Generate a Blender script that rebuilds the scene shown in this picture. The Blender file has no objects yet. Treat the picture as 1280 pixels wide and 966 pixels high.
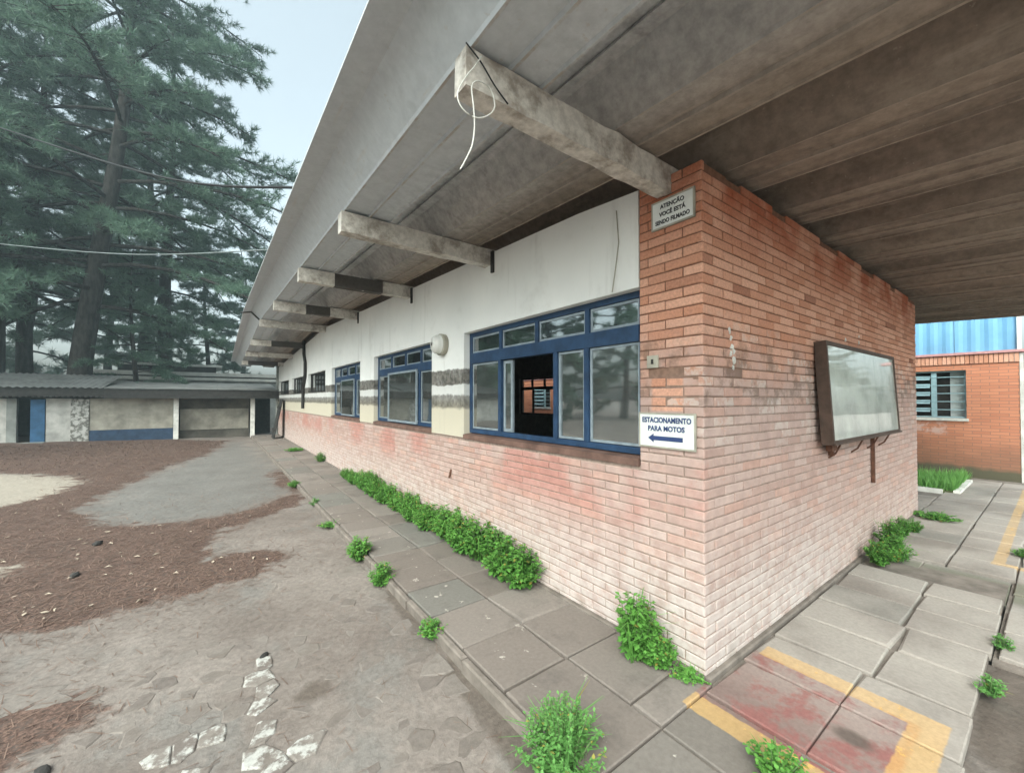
import bpy, bmesh, math, random
import numpy as np
from mathutils import Vector, Matrix, noise as mnoise
random.seed(7); np.random.seed(7)
S = bpy.context.scene
COL = S.collection
R = math.radians

# ------------------------------------------------------------------ camera
CAM = Vector((-2.274, -1.225, 1.6))
cd = bpy.data.cameras.new('camera'); cam = bpy.data.objects.new('camera', cd); COL.objects.link(cam)
cam.location = CAM; cam.rotation_euler = (math.pi/2 + .01576, 0, -.6331)
cd.sensor_width = 36; cd.lens = 36*503.7/1280; cd.shift_y = 7.7/1280
cd.clip_start = .05; cd.clip_end = 1500
S.camera = cam
# ------------------------------------------------------------------ sky, sun, exposure
W = bpy.data.worlds.new('World'); S.world = W; W.use_nodes = True
wn = W.node_tree; wn.nodes.clear()
SUN_EL, SUN_AZ = R(46), R(-125)            # azimuth from +Y towards +X
sky = wn.nodes.new('ShaderNodeTexSky'); sky.sky_type = 'NISHITA'; sky.sun_disc = False
sky.sun_elevation = SUN_EL; sky.sun_rotation = SUN_AZ
sky.air_density = 1.0; sky.dust_density = 6.0; sky.ozone_density = 1.5; sky.altitude = 50
hs = wn.nodes.new('ShaderNodeHueSaturation'); hs.inputs['Saturation'].default_value = .36
bg = wn.nodes.new('ShaderNodeBackground'); bg.inputs['Strength'].default_value = .15
wo = wn.nodes.new('ShaderNodeOutputWorld')
wn.links.new(sky.outputs[0], hs.inputs['Color']); tn = wn.nodes.new('ShaderNodeMix'); tn.data_type = 'RGBA'; tn.blend_type = 'MULTIPLY'; tn.inputs[0].default_value = 1; tn.inputs[7].default_value = (.97, 1.075, 1.03, 1)
wn.links.new(hs.outputs[0], tn.inputs[6]); wn.links.new(tn.outputs[2], bg.inputs[0]); wn.links.new(bg.outputs[0], wo.inputs[0])
sd = bpy.data.lights.new('sun', 'SUN'); sun = bpy.data.objects.new('sun', sd); COL.objects.link(sun)
sd.energy = .62; sd.angle = R(60); sd.color = (1, .92, .90)
sdir = Vector((math.sin(SUN_AZ)*math.cos(SUN_EL), math.cos(SUN_AZ)*math.cos(SUN_EL), math.sin(SUN_EL)))
sun.rotation_euler = sdir.to_track_quat('Z', 'Y').to_euler()
S.view_settings.view_transform = 'Standard'; S.view_settings.look = 'None'
S.view_settings.exposure = 1.42; S.view_settings.gamma = 1
S.cycles.max_bounces = 8; S.cycles.diffuse_bounces = 5; S.cycles.transparent_max_bounces = 12
S.cycles.use_denoising = True

# ------------------------------------------------------------------ node helper
class NT:
    def __init__(s, name):
        s.m = bpy.data.materials.new(name); s.m.use_nodes = True
        s.t = s.m.node_tree; s.t.nodes.clear()
        s.out = s.t.nodes.new('ShaderNodeOutputMaterial')
        s.geo = s.t.nodes.new('ShaderNodeNewGeometry'); s.pos = s.geo.outputs['Position']
        sx = s.t.nodes.new('ShaderNodeSeparateXYZ'); s.t.links.new(s.pos, sx.inputs[0])
        s.x, s.y, s.z = sx.outputs
    def put(s, sock, v):
        if isinstance(v, bpy.types.NodeSocket): s.t.links.new(v, sock)
        elif isinstance(v, (tuple, list)) and sock.type == 'RGBA': sock.default_value = (*v[:3], 1)
        else: sock.default_value = v
    def math(s, op, a, b=0, c=None, clamp=False):
        n = s.t.nodes.new('ShaderNodeMath'); n.operation = op; n.use_clamp = clamp
        s.put(n.inputs[0], a); s.put(n.inputs[1], b)
        if c is not None: s.put(n.inputs[2], c)
        return n.outputs[0]
    def mul(s, a, b): return s.math('MULTIPLY', a, b)
    def add(s, a, b): return s.math('ADD', a, b)
    def step(s, v, lo, hi, a=0., b=1.):
        n = s.t.nodes.new('ShaderNodeMapRange'); n.interpolation_type = 'SMOOTHSTEP'
        s.put(n.inputs['Value'], v); s.put(n.inputs['From Min'], lo); s.put(n.inputs['From Max'], hi)
        s.put(n.inputs['To Min'], a); s.put(n.inputs['To Max'], b); return n.outputs[0]
    def box(s, v, lo, hi, soft):
        return s.mul(s.step(v, lo-soft, lo+soft), s.step(v, hi-soft, hi+soft, 1, 0))
    def noise(s, scale, detail=4, rough=.55, vec=None, dist=0.):
        n = s.t.nodes.new('ShaderNodeTexNoise'); s.put(n.inputs['Vector'], vec or s.pos)
        n.inputs['Scale'].default_value = scale; n.inputs['Detail'].default_value = detail
        n.inputs['Roughness'].default_value = rough; n.inputs['Distortion'].default_value = dist
        return n.outputs[0]
    def scaled(s, sx, sy, sz):
        n = s.t.nodes.new('ShaderNodeMapping'); s.t.links.new(s.pos, n.inputs[0])
        n.inputs['Scale'].default_value = (sx, sy, sz); return n.outputs[0]
    def mix(s, f, a, b, mode='MIX'):
        n = s.t.nodes.new('ShaderNodeMix'); n.data_type = 'RGBA'; n.blend_type = mode
        s.put(n.inputs[0], f); s.put(n.inputs[6], a); s.put(n.inputs[7], b); return n.outputs[2]
    def rnd(s):
        return s.t.nodes.new('ShaderNodeObjectInfo').outputs['Random']
    def attr(s, name):
        n = s.t.nodes.new('ShaderNodeAttribute'); n.attribute_name = name; return n.outputs['Fac']
    def hsv(s, c, h=.5, sat=1., v=1.):
        n = s.t.nodes.new('ShaderNodeHueSaturation'); s.put(n.inputs['Color'], c)
        s.put(n.inputs['Hue'], h); s.put(n.inputs['Saturation'], sat); s.put(n.inputs['Value'], v); return n.outputs[0]
    def bump(s, h, dist=.01, strength=.5):
        n = s.t.nodes.new('ShaderNodeBump'); s.put(n.inputs['Height'], h)
        n.inputs['Distance'].default_value = dist; n.inputs['Strength'].default_value = strength; return n.outputs[0]
    def done(s, col, rough=.85, bump=None, spec=.3, metal=0., **kw):
        p = s.t.nodes.new('ShaderNodeBsdfPrincipled')
        s.put(p.inputs['Base Color'], col); s.put(p.inputs['Roughness'], rough)
        s.put(p.inputs['Specular IOR Level'], spec); p.inputs['Metallic'].default_value = metal
        for k, v in kw.items(): s.put(p.inputs[k], v)
        if bump is not None: s.t.links.new(bump, p.inputs['Normal'])
        s.t.links.new(p.outputs[0], s.out.inputs[0]); return s.m

def plain(name, c, rough=.7, var=.25, scale=9, spec=.3, metal=0., bumpd=.003):
    n = NT(name); q = n.noise(scale, 6, .6)
    v = n.step(q, .25, .75, 1-var, 1+var*.6)
    return n.done(n.hsv(c, v=v), rough, n.bump(n.noise(scale*9, 3), bumpd, .4), spec, metal)

def brick_mat(name, byobj):
    n = NT(name)
    rn = n.rnd() if byobj else n.attr('rnd')
    r2 = n.math('FRACT', n.mul(rn, 17.31)); r3 = n.math('FRACT', n.mul(rn, 71.7))
    base = n.mix(n.step(rn, 0, 1), (.53, .25, .16), (.66, .365, .26))
    base = n.mix(n.step(r2, .95, 1), base, (.28, .115, .075))
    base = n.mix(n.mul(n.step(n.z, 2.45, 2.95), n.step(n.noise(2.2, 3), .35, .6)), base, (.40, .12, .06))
    g = n.noise(60, 5, .7); big = n.noise(1.7, 4, .6); mid = n.noise(9, 5, .65)
    base = n.hsv(base, v=n.step(g, .2, .8, .75, 1.18))
    # worn pale limewash: patchy above the sill band, thicker lower down
    zz = n.add(n.z, n.add(n.mul(big, -.75), n.add(n.mul(mid, -.3), n.mul(r3, .22))))
    wash = n.step(zz, 1.12, 1.72, .95, 0)
    low = n.step(n.add(n.z, n.mul(big, .5)), .3, 1.15, 1, 0)
    wcol = n.mix(r2, (.41, .285, .25), (.485, .37, .335))
    wcol = n.mix(n.mul(n.step(rn, .82, .9), .45), wcol, (.50, .29, .23))
    wcol = n.mix(n.mul(low, n.mul(n.mul(n.step(n.x, 3.3, 1.2, 0, 1), n.step(n.y, 2.2, .2, .45, 1)), n.step(mid, .35, .62, .35, 1))), wcol, (.48, .465, .455))
    wcol = n.mix(n.mul(n.step(n.z, .75, .15, 0, .6), n.step(mid, .3, .6)), wcol, (.50, .43, .40))
    # rosy stain along the sill of the long side, further off
    rosy = n.mul(n.mul(n.box(n.z, .75, 1.3, .15), n.step(n.noise(.9, 4, .6), .45, .6)), n.step(n.x, .03, .06, 1, 0))
    wcol = n.mix(n.mul(rosy, .6), wcol, (.44, .17, .14))
    wcol = n.hsv(wcol, v=n.step(mid, .25, .75, .86, 1.1))
    wash = n.mul(wash, n.step(n.add(n.mul(n.noise(33, 5, .75), .6), n.mul(n.noise(6.5, 6, .7), .55)), .38, .54, .55, 1))
    # three rows left bare on the pier above the sign
    bare = n.mul(n.mul(n.box(n.z, 1.525, 1.755, .006), n.box(n.y, .13, .345, .012)), n.step(n.x, .02, .03, 1, 0))
    wash = n.mul(wash, n.math('SUBTRACT', 1, n.mul(bare, .9)))
    c = n.mix(wash, base, wcol)
    # dark mould along the band at sill height
    mould = n.mul(n.box(n.z, 1.52, 2.0, .12), n.step(n.add(n.noise(3.1, 6, .7), n.mul(n.math('SUBTRACT', r2, .5), .16)), .48, .62))
    lime = n.mul(n.box(n.z, 1.3, 2.05, .15), n.mul(n.step(r3, .72, .8), n.step(n.noise(11, 5, .7), .4, .55)))
    c = n.mix(n.mul(lime, .55), c, (.56, .50, .46))
    c = n.mix(n.mul(mould, .62), c, (.13, .085, .06))
    c = n.mix(n.mul(n.step(n.z, .16, .0), n.step(n.noise(5, 5), .5, .66, 0, .4)), c, (.18, .16, .12))
    return n.done(c, .9, n.bump(n.add(g, n.mul(mid, .6)), .004, .6), .2)

def mortar_mat():
    n = NT('mortar'); w = n.step(n.add(n.z, n.mul(n.noise(1.7, 4), -.7)), .9, 1.7)
    c = n.mix(w, (.33, .255, .215), (.20, .105, .07))
    return n.done(n.hsv(c, v=n.step(n.noise(30, 4), .3, .7, .8, 1.15)), .95, n.bump(n.noise(80, 3), .003), .1)

def plaster_mat():
    n = NT('white_plaster'); q = n.noise(1.3, 5); m = n.noise(7, 6, .65)
    c = n.mix(n.step(q, .3, .7), (.76, .765, .75), (.82, .82, .80))
    zz = n.add(n.z, n.mul(n.math('SUBTRACT', m, .5), .09))
    low = n.step(zz, 1.66, 1.5, 0, 1)
    c = n.mix(low, c, (.55, .50, .40))
    strip = n.math('MAXIMUM', n.math('MAXIMUM', n.box(zz, 1.765, 1.95, .012), n.mul(n.box(zz, 1.64, 1.78, .02), .28)), n.mul(n.box(zz, 1.49, 1.655, .022), .88))
    strip = n.mul(strip, n.step(n.noise(6.5, 6, .72), .36, .52, .8, 1))
    c = n.mix(n.mul(strip, .95), c, n.mix(n.step(n.noise(14, 5, .7), .4, .62), (.05, .045, .038), (.17, .155, .135)))
    drip = n.step(n.noise(5, 5, .6, n.scaled(1, 1, .12)), .56, .72)
    c = n.mix(n.mul(drip, .22), c, (.3, .28, .25))
    c = n.mix(n.mul(n.step(n.noise(2.3, 6, .7), .52, .75), .25), c, (.42, .40, .37))
    return n.done(c, .9, n.bump(m, .006, .4), .2)

def roof_mat(edge=False):
    n = NT('fibre_cement_edge' if edge else 'fibre_cement'); a = n.noise(2.0, 6, .65, n.scaled(1.6, .35, 1)); b = n.noise(14, 6, .7)
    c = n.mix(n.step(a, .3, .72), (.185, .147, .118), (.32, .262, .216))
    c = n.mix(n.step(n.x, -.1, -1.2, 0, .88), c, n.mix(b, (.48, .52, .555), (.60, .635, .665)))  # paler and bluer towards the eave: sky light painted over less stained cement
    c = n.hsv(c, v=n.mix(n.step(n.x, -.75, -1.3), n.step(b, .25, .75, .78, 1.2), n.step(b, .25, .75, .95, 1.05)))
    streak = n.step(n.noise(7, 5, .7, n.scaled(2.4, .18, 1)), .58, .74)
    c = n.mix(n.mul(streak, .35), c, (.47, .40, .33))
    if edge: c = n.mix(n.step(n.noise(6, 6, .75), .42, .6, .1, .75), c, (.38, .32, .265))
    sp = n.step(n.noise(23, 4, .6), .66, .72); c = n.mix(n.mul(sp, .4), c, (.42, .37, .32))
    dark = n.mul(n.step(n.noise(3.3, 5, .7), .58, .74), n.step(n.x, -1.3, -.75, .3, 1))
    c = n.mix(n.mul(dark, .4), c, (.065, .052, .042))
    return n.done(c, .9, n.bump(b, .006, .5), .15)

def concrete_mat(name='flaking_paint', dark=False):
    n = NT(name); a = n.noise(4.5, 6, .68); b = n.noise(28, 5, .65)
    f = n.step(a, .36, .56) if not dark else n.step(a, .62, .7)
    c = n.mix(f, (.34, .30, .26) if not dark else (.085, .075, .068), (.64, .61, .56))
    return n.done(n.hsv(c, v=n.step(b, .25, .75, .8, 1.12)), .88, n.bump(n.add(b, n.mul(f, .5)), .005, .5), .2)

def glass_mat(name, body, refl, alpha, rough=.03, streak=0.):
    n = NT(name); t = n.t
    d = t.nodes.new('ShaderNodeBsdfPrincipled')
    q = n.noise(2.2, 5, .6); bd = n.hsv(body, v=n.step(q, .3, .7, .8, 1.25))
    if streak: bd = n.mix(n.mul(n.step(n.noise(9, 5, .65, n.scaled(1, 1, .3)), .5, .75), streak), bd, (.42, .42, .38))
    n.put(d.inputs['Base Color'], bd); d.inputs['Roughness'].default_value = .7; d.inputs['Specular IOR Level'].default_value = .1
    tr = t.nodes.new('ShaderNodeBsdfTransparent'); tr.inputs[0].default_value = (.82, .88, .88, 1)
    g = t.nodes.new('ShaderNodeBsdfGlossy'); g.inputs['Roughness'].default_value = rough; g.inputs[0].default_value = (.93, .96, .97, 1)
    w = n.bump(n.noise(1.6, 2), .02, .12); t.links.new(w, g.inputs['Normal'])
    m1 = t.nodes.new('ShaderNodeMixShader'); m1.inputs[0].default_value = alpha
    t.links.new(tr.outputs[0], m1.inputs[1]); t.links.new(d.outputs[0], m1.inputs[2])
    fr = t.nodes.new('ShaderNodeLayerWeight'); fr.inputs[0].default_value = .25
    m2 = t.nodes.new('ShaderNodeMixShader'); t.links.new(n.add(n.mul(fr.outputs['Fresnel'], 1.), refl), m2.inputs[0])
    t.links.new(m1.outputs[0], m2.inputs[1]); t.links.new(g.outputs[0], m2.inputs[2])
    t.links.new(m2.outputs[0], n.out.inputs[0]); return n.m

def slab_mat():
    n = NT('paving_slab'); rn = n.rnd(); b = n.noise(40, 5, .7); a = n.noise(3.2, 6, .65)
    c = n.mix(rn, (.165, .139, .122), (.215, .187, .167))
    c = n.mix(n.mul(n.step(n.math('FRACT', n.mul(rn, 13.7)), .72, .95), .6), c, (.14, .142, .128))
    c = n.mix(n.mul(n.step(a, .5, .68), .55), c, (.12, .104, .093))
    c = n.mix(n.mul(n.step(n.noise(1.1, 4), .36, .62, .35, 1), n.mul(n.step(n.x, -.1, .6), .75)), c, (.38, .347, .312))
    worn = n.step(n.add(n.noise(16, 6, .75), n.mul(n.noise(2.7, 3), .5)), .58, .72, 1, .12)
    X, Y = n.x, n.y
    j = n.mul(n.math('SUBTRACT', n.noise(22, 4), .5), .02)
    X = n.add(X, j); Y = n.add(Y, j)
    red = n.mul(n.box(X, -.15, .52, .012), n.box(Y, -.80, -.02, .012))
    redw = n.mul(red, n.step(n.add(n.noise(4.2, 5, .6), n.mul(n.noise(30, 4), .25)), .5, .68, .85, .25))
    c = n.mix(redw, c, (.235, .088, .08))
    hole = n.step(n.math('SQRT', n.add(n.math('POWER', n.mul(n.add(n.x, -.17), 1.), 2.), n.math('POWER', n.mul(n.add(n.y, .62), .7), 2.))), .03, .075, 1, 0)
    c = n.mix(n.mul(hole, .8), c, (.085, .065, .055))
    def rect(x0, x1, y0, y1): return n.mul(n.box(X, x0, x1, .006), n.box(Y, y0, y1, .006))
    yel = rect(-.275, -.145, -.89, -.02)
    for q in ((.505, .635, -.89, -.075), (-.275, .635, -.89, -.755), (3.86, 9.2, -.885, -.805), (3.80, 3.92, -1.5, -.80)):
        yel = n.math('MAXIMUM', yel, rect(*q))
    far = n.step(n.x, 2.5, 3.5, 1, .8)
    c = n.mix(n.mul(n.mul(yel, far), n.math('MAXIMUM', worn, .5)), c, (.60, .36, .11))
    c = n.mix(n.mul(n.box(n.x, 2.82, 3.36, .05), .6), c, (.13, .135, .09))
    # lichen and lime spots towards the kerb
    sp = n.mul(n.step(n.noise(8, 4, .6), .645, .69), n.step(n.x, -.45, -.6))
    c = n.mix(n.mul(sp, .7), c, (.52, .48, .42))
    c = n.hsv(c, v=n.step(b, .2, .8, .86, 1.12))
    return n.done(c, .85, n.bump(n.add(b, n.mul(a, .7)), .005, .5), .25)

def ground_mat():
    n = NT('dusty_yard'); a = n.noise(.9, 6, .62); b = n.noise(24, 6, .7); m = n.noise(5, 6, .65)
    c = n.mix(n.step(a, .32, .68), (.15, .125, .11), (.225, .195, .174))
    c = n.mix(n.mul(n.step(n.noise(2.1, 5, .65, n.scaled(1, .55, 1)), .5, .66), .5), c, (.165, .162, .152))
    gr = n.step(n.add(n.attr('grey'), n.mul(n.math('SUBTRACT', m, .5), 1.1)), .3, .7)
    c = n.mix(n.mul(gr, .85), c, n.mix(n.noise(1.6, 5, .65), (.112, .107, .10), (.185, .178, .166)))
    pl = n.step(n.add(n.attr('pale'), n.mul(n.math('SUBTRACT', m, .5), .8)), .3, .7)
    c = n.mix(pl, c, (.30, .265, .22))
    lt = n.step(n.add(n.attr('litter'), n.add(n.mul(n.math('SUBTRACT', m, .5), 1.3), n.mul(n.math('SUBTRACT', n.noise(1.1, 4, .6, n.scaled(.8, 1.5, 1), .6), .5), 1.15))), .36, .62)
    lt = n.mul(lt, n.step(b, .3, .5, .6, 1))
    lc = n.mix(n.step(n.noise(48, 5, .75), .36, .64), (.05, .032, .026), (.155, .10, .08)); lc = n.mix(n.mul(n.step(n.noise(3.5, 5, .65), .5, .68), .6), lc, (.075, .048, .040))
    c = n.mix(lt, c, lc)
    wt = n.step(n.add(n.attr('wet'), n.mul(n.math('SUBTRACT', m, .5), .6)), .35, .6)
    c = n.mix(n.mul(wt, .75), c, (.10, .08, .066))
    sp = n.step(n.noise(6.5, 5, .7), .63, .7)
    c = n.mix(n.mul(sp, .5), c, (.115, .095, .082))
    c = n.hsv(c, v=n.step(b, .22, .78, .76, 1.2))
    h = n.add(n.mul(b, .5), m)
    return n.done(c, .92, n.bump(h, .022, .6), .2)

def stone_mat(name, white):
    n = NT(name); rn = n.rnd(); b = n.noise(30, 6, .7); m = n.noise(11, 5, .65)
    c = n.mix(rn, (.145, .123, .11), (.205, .18, .16))
    c = n.mix(n.step(n.noise(5, 5), .45, .65), c, (.16, .137, .12))
    if white:
        f = n.step(n.add(n.mul(m, .8), n.mul(b, .4)), .565, .70)
        c = n.mix(f, c, (.39, .385, .36))
    return n.done(n.hsv(c, v=n.step(b, .2, .8, .8, 1.15)), .88, n.bump(n.add(b, m), .008, .5), .25)

def leaf_mat(name, c0, c1, tr=.25):
    n = NT(name); rn = n.attr('rnd')
    c = n.mix(rn, c0, c1); c = n.mix(n.mul(n.rnd(), .35), c, tuple(v*1.25 for v in c1))
    if 'weed' in name: c = n.mix(n.step(n.math('FRACT', n.mul(rn, 37.7)), 0.962, .975), c, (.34, .31, .075))
    p = n.t.nodes.new('ShaderNodeBsdfPrincipled'); n.put(p.inputs['Base Color'], c)
    p.inputs['Roughness'].default_value = .55; p.inputs['Specular IOR Level'].default_value = .25
    t = n.t.nodes.new('ShaderNodeBsdfTranslucent'); n.put(t.inputs[0], c)
    x = n.t.nodes.new('ShaderNodeMixShader'); x.inputs[0].default_value = tr
    n.t.links.new(p.outputs[0], x.inputs[1]); n.t.links.new(t.outputs[0], x.inputs[2]); n.t.links.new(x.outputs[0], n.out.inputs[0])
    return n.m

def bark_mat():
    n = NT('pine_bark'); a = n.noise(9, 6, .7, n.scaled(1, 1, .25))
    return n.done(n.mix(n.step(a, .35, .65), (.018, .017, .016), (.055, .05, .046)), .95, n.bump(a, .04, .8), .1)

def far_brick_mat():
    n = NT('orange_brickwork'); t = n.t
    cx = t.nodes.new('ShaderNodeCombineXYZ'); t.links.new(n.y, cx.inputs[0]); t.links.new(n.z, cx.inputs[1])
    bt = t.nodes.new('ShaderNodeTexBrick'); t.links.new(cx.outputs[0], bt.inputs[0])
    bt.inputs['Scale'].default_value = 1; bt.inputs['Brick Width'].default_value = .245; bt.inputs['Row Height'].default_value = .0625
    bt.inputs['Mortar Size'].default_value = .006; bt.inputs['Mortar Smooth'].default_value = .3
    bt.inputs['Color1'].default_value = (.60, .255, .15, 1); bt.inputs['Color2'].default_value = (.50, .20, .12, 1); bt.inputs['Mortar'].default_value = (.33, .18, .13, 1)
    c = n.mix(n.mul(n.step(n.noise(1.4, 5), .5, .68), .35), bt.outputs[0], (.52, .24, .155))
    dk = n.step(n.add(n.z, n.mul(n.noise(1.5, 5), -.9)), -.30, .55, 1, 0)
    c = n.mix(n.mul(dk, .7), c, (.165, .10, .07))
    c = n.mix(n.step(n.add(n.z, n.mul(n.noise(2.5, 5), -.25)), .12, .0), c, (.11, .10, .065))
    ef = n.mul(n.mul(n.box(n.z, .85, 1.1, .06), n.box(n.y, .25, .75, .1)), n.step(n.noise(9, 5), .45, .6))
    c = n.mix(n.mul(ef, .7), c, (.62, .46, .42))
    return n.done(c, .9, n.bump(bt.outputs['Fac'], -.004, .5), .2)

M = dict(
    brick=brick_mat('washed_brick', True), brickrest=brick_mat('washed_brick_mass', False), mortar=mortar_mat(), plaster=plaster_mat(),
    roof=roof_mat(), roofedge=roof_mat(True), beam=concrete_mat(), beamdark=concrete_mat('dark_concrete', True),
    blue=plain('blue_window_paint', (.022, .055, .118), .55, .35, 8, .35), alu=plain('dull_aluminium', (.26, .31, .35), .45, .25, 12, .5),
    glass=glass_mat('window_glass', (.02, .025, .025), .30, .35), dirty=glass_mat('dusty_glass', (.05, .054, .05), .30, .74, .04, .25),
    boardglass=glass_mat('board_glass', (.68, .70, .63), .30, .97, .03, .2),
    room=plain('room_paint', (.30, .28, .25), .9), roomfloor=plain('room_floor', (.16, .14, .12), .8),
    slab=slab_mat(), ground=ground_mat(), stone=stone_mat('cobble_stone', False), whitestone=stone_mat('limed_stone', True),
    kerb=plain('kerb_concrete', (.19, .163, .142), .9, .35, 7, .2, 0, .008),
    weed=leaf_mat('weed_leaf', (.055, .175, .03), (.155, .365, .075)), weedpale=leaf_mat('weed_leaf_pale', (.065, .19, .04), (.16, .36, .10)),
    stem=plain('weed_stem', (.10, .17, .06), .7), grass=leaf_mat('grass_blade', (.10, .26, .055), (.20, .42, .11)),
    needle=leaf_mat('pine_needle', (.048, .102, .070), (.125, .198, .142), .35), needlepale=leaf_mat('pine_needle_pale', (.075, .125, .10), (.13, .19, .155), .3), bark=bark_mat(),
    litter=leaf_mat('dry_needle', (.075, .048, .038), (.20, .135, .105), .0), palelitter=plain('dry_leaf', (.40, .335, .26), .8, .4, 20),
    sign=plain('sign_enamel', (.73, .75, .73), .45, .12, 5, .4), navy=plain('sign_navy', (.035, .06, .16), .5, .1), black=plain('sign_black', (.05, .05, .055), .5, .1),
    signedge=plain('sign_back', (.38, .36, .30), .7),
    boardframe=plain('board_frame', (.085, .055, .042), .6, .3, 12, .3), rust=plain('rusty_iron', (.13, .06, .038), .8, .4, 25), pin=plain('board_back', (.42, .43, .39), .8, .2, 4),
    lamp=plain('lamp_glass', (.66, .66, .63), .35, .1), pipe=plain('dark_pipe', (.03, .028, .026), .6), wire=plain('pale_wire', (.62, .62, .58), .6, .1), cable=plain('black_cable', (.02, .022, .024), .6, .1),
    palecable=plain('grey_cable', (.17, .20, .20), .6, .1),
    beige=plain('stained_beige_wall', (.31, .29, .245), .92, .5, 1.6), offwhite=plain('chalky_wall', (.45, .44, .41), .92, .4, 2.5), dark=plain('sooty_timber', (.035, .033, .031), .9, .4),
    darkwall=plain('sooty_wall', (.11, .10, .085), .92, .6, 1.4), bluewall=plain('blue_skirting', (.03, .055, .10), .8, .4, 5), bluedoor=plain('blue_door', (.045, .125, .24), .7, .3, 4),
    tile=plain('grey_roof_sheet', (.15, .155, .15), .9, .4, 1.5), postw=plain('white_post', (.66, .65, .61), .85, .3, 4),
    farbrick=far_brick_mat(), clad=plain('blue_cladding', (.155, .36, .56), .5, .2, 1.2, .4), coping=plain('pink_coping', (.50, .27, .27), .7, .2), sash=plain('pale_blue_steel', (.30, .45, .50), .5, .2),
    curtain=plain('pale_curtain', (.47, .53, .53), .8, .15, 3), moss=plain('moss', (.10, .12, .05), .95), mottle=None, sillred=plain('brick_sill', (.17, .10, .08), .9, .45, 6), greyband=plain('grey_render', (.25, .26, .245), .9, .35, 2), warm=plain('warehouse_render', (.42, .42, .39), .9, .25, 2),
)
def mottled():
    n = NT('mottled_render'); a = n.noise(7, 6, .7)
    return n.done(n.mix(n.step(a, .42, .56), (.46, .455, .43), (.13, .125, .11)), .92)
M['mottle'] = mottled()

# ------------------------------------------------------------------ mesh helper
class MB:
    def __init__(s): s.v, s.f, s.m, s.r = [], [], [], []
    def face(s, pts, mi=0):
        b = len(s.v); s.v += [tuple(p) for p in pts]; s.f.append(tuple(range(b, b+len(pts)))); s.m.append(mi)
    def hexa(s, p, mi=0, rnd=None):          # p: 8 corners, bottom 4 ccw then top 4
        b = len(s.v); s.v += [tuple(q) for q in p]
        for q in ((3,2,1,0),(4,5,6,7),(0,1,5,4),(1,2,6,5),(2,3,7,6),(3,0,4,7)):
            s.f.append(tuple(b+i for i in q)); s.m.append(mi)
        return s
    def box(s, x0, x1, y0, y1, z0, z1, mi=0):
        return s.hexa(((x0,y0,z0),(x1,y0,z0),(x1,y1,z0),(x0,y1,z0),(x0,y0,z1),(x1,y0,z1),(x1,y1,z1),(x0,y1,z1)), mi)
    def tube(s, pts, r, n=6, mi=0, cap=True):
        pts = [Vector(p) for p in pts]; rs = r if isinstance(r, (list, tuple)) else [r]*len(pts); b = len(s.v)
        up = Vector((0,0,1)) if abs((pts[-1]-pts[0]).normalized().z) < .9 else Vector((1,0,0))
        for i, p in enumerate(pts):
            d = (pts[min(i+1, len(pts)-1)]-pts[max(i-1, 0)]).normalized()
            a = d.cross(up)
            if a.length < 1e-4: a = d.cross(Vector((0,1,0)))
            a.normalize(); c = a.cross(d).normalized()
            for k in range(n):
                t = 2*math.pi*k/n; s.v.append(tuple(p+(a*math.cos(t)+c*math.sin(t))*rs[i]))
        for i in range(len(pts)-1):
            for k in range(n):
                k2 = (k+1) % n; s.f.append((b+i*n+k, b+i*n+k2, b+(i+1)*n+k2, b+(i+1)*n+k)); s.m.append(mi)
        if cap:
            s.f.append(tuple(b+k for k in range(n))[::-1]); s.m.append(mi)
            s.f.append(tuple(b+(len(pts)-1)*n+k for k in range(n))); s.m.append(mi)
        return s
    def bevbox(s, x0, x1, y0, y1, z0, z1, e, mi=0):     # box with chamfered top edges
        b = len(s.v)
        s.v += [(x0,y0,z0),(x1,y0,z0),(x1,y1,z0),(x0,y1,z0),(x0,y0,z1-e),(x1,y0,z1-e),(x1,y1,z1-e),(x0,y1,z1-e),
                (x0+e,y0+e,z1),(x1-e,y0+e,z1),(x1-e,y1-e,z1),(x0+e,y1-e,z1)]
        for q in ((3,2,1,0),(0,1,5,4),(1,2,6,5),(2,3,7,6),(3,0,4,7),(4,5,9,8),(5,6,10,9),(6,7,11,10),(7,4,8,11),(8,9,10,11)):
            s.f.append(tuple(b+i for i in q)); s.m.append(mi)
        return s
    def mesh(s, name, mats, smooth=False):
        me = bpy.data.meshes.new(name); me.from_pydata(s.v, [], s.f)
        for m in (mats if isinstance(mats, list) else [mats]): me.materials.append(m)
        if len(me.materials) > 1: me.polygons.foreach_set('material_index', s.m)
        if smooth: me.polygons.foreach_set('use_smooth', [True]*len(me.polygons))
        me.update(); return me
    def build(s, name, mats, parent=None, smooth=False, **props):
        return link(name, s.mesh(name, mats, smooth), parent, **props)

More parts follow.
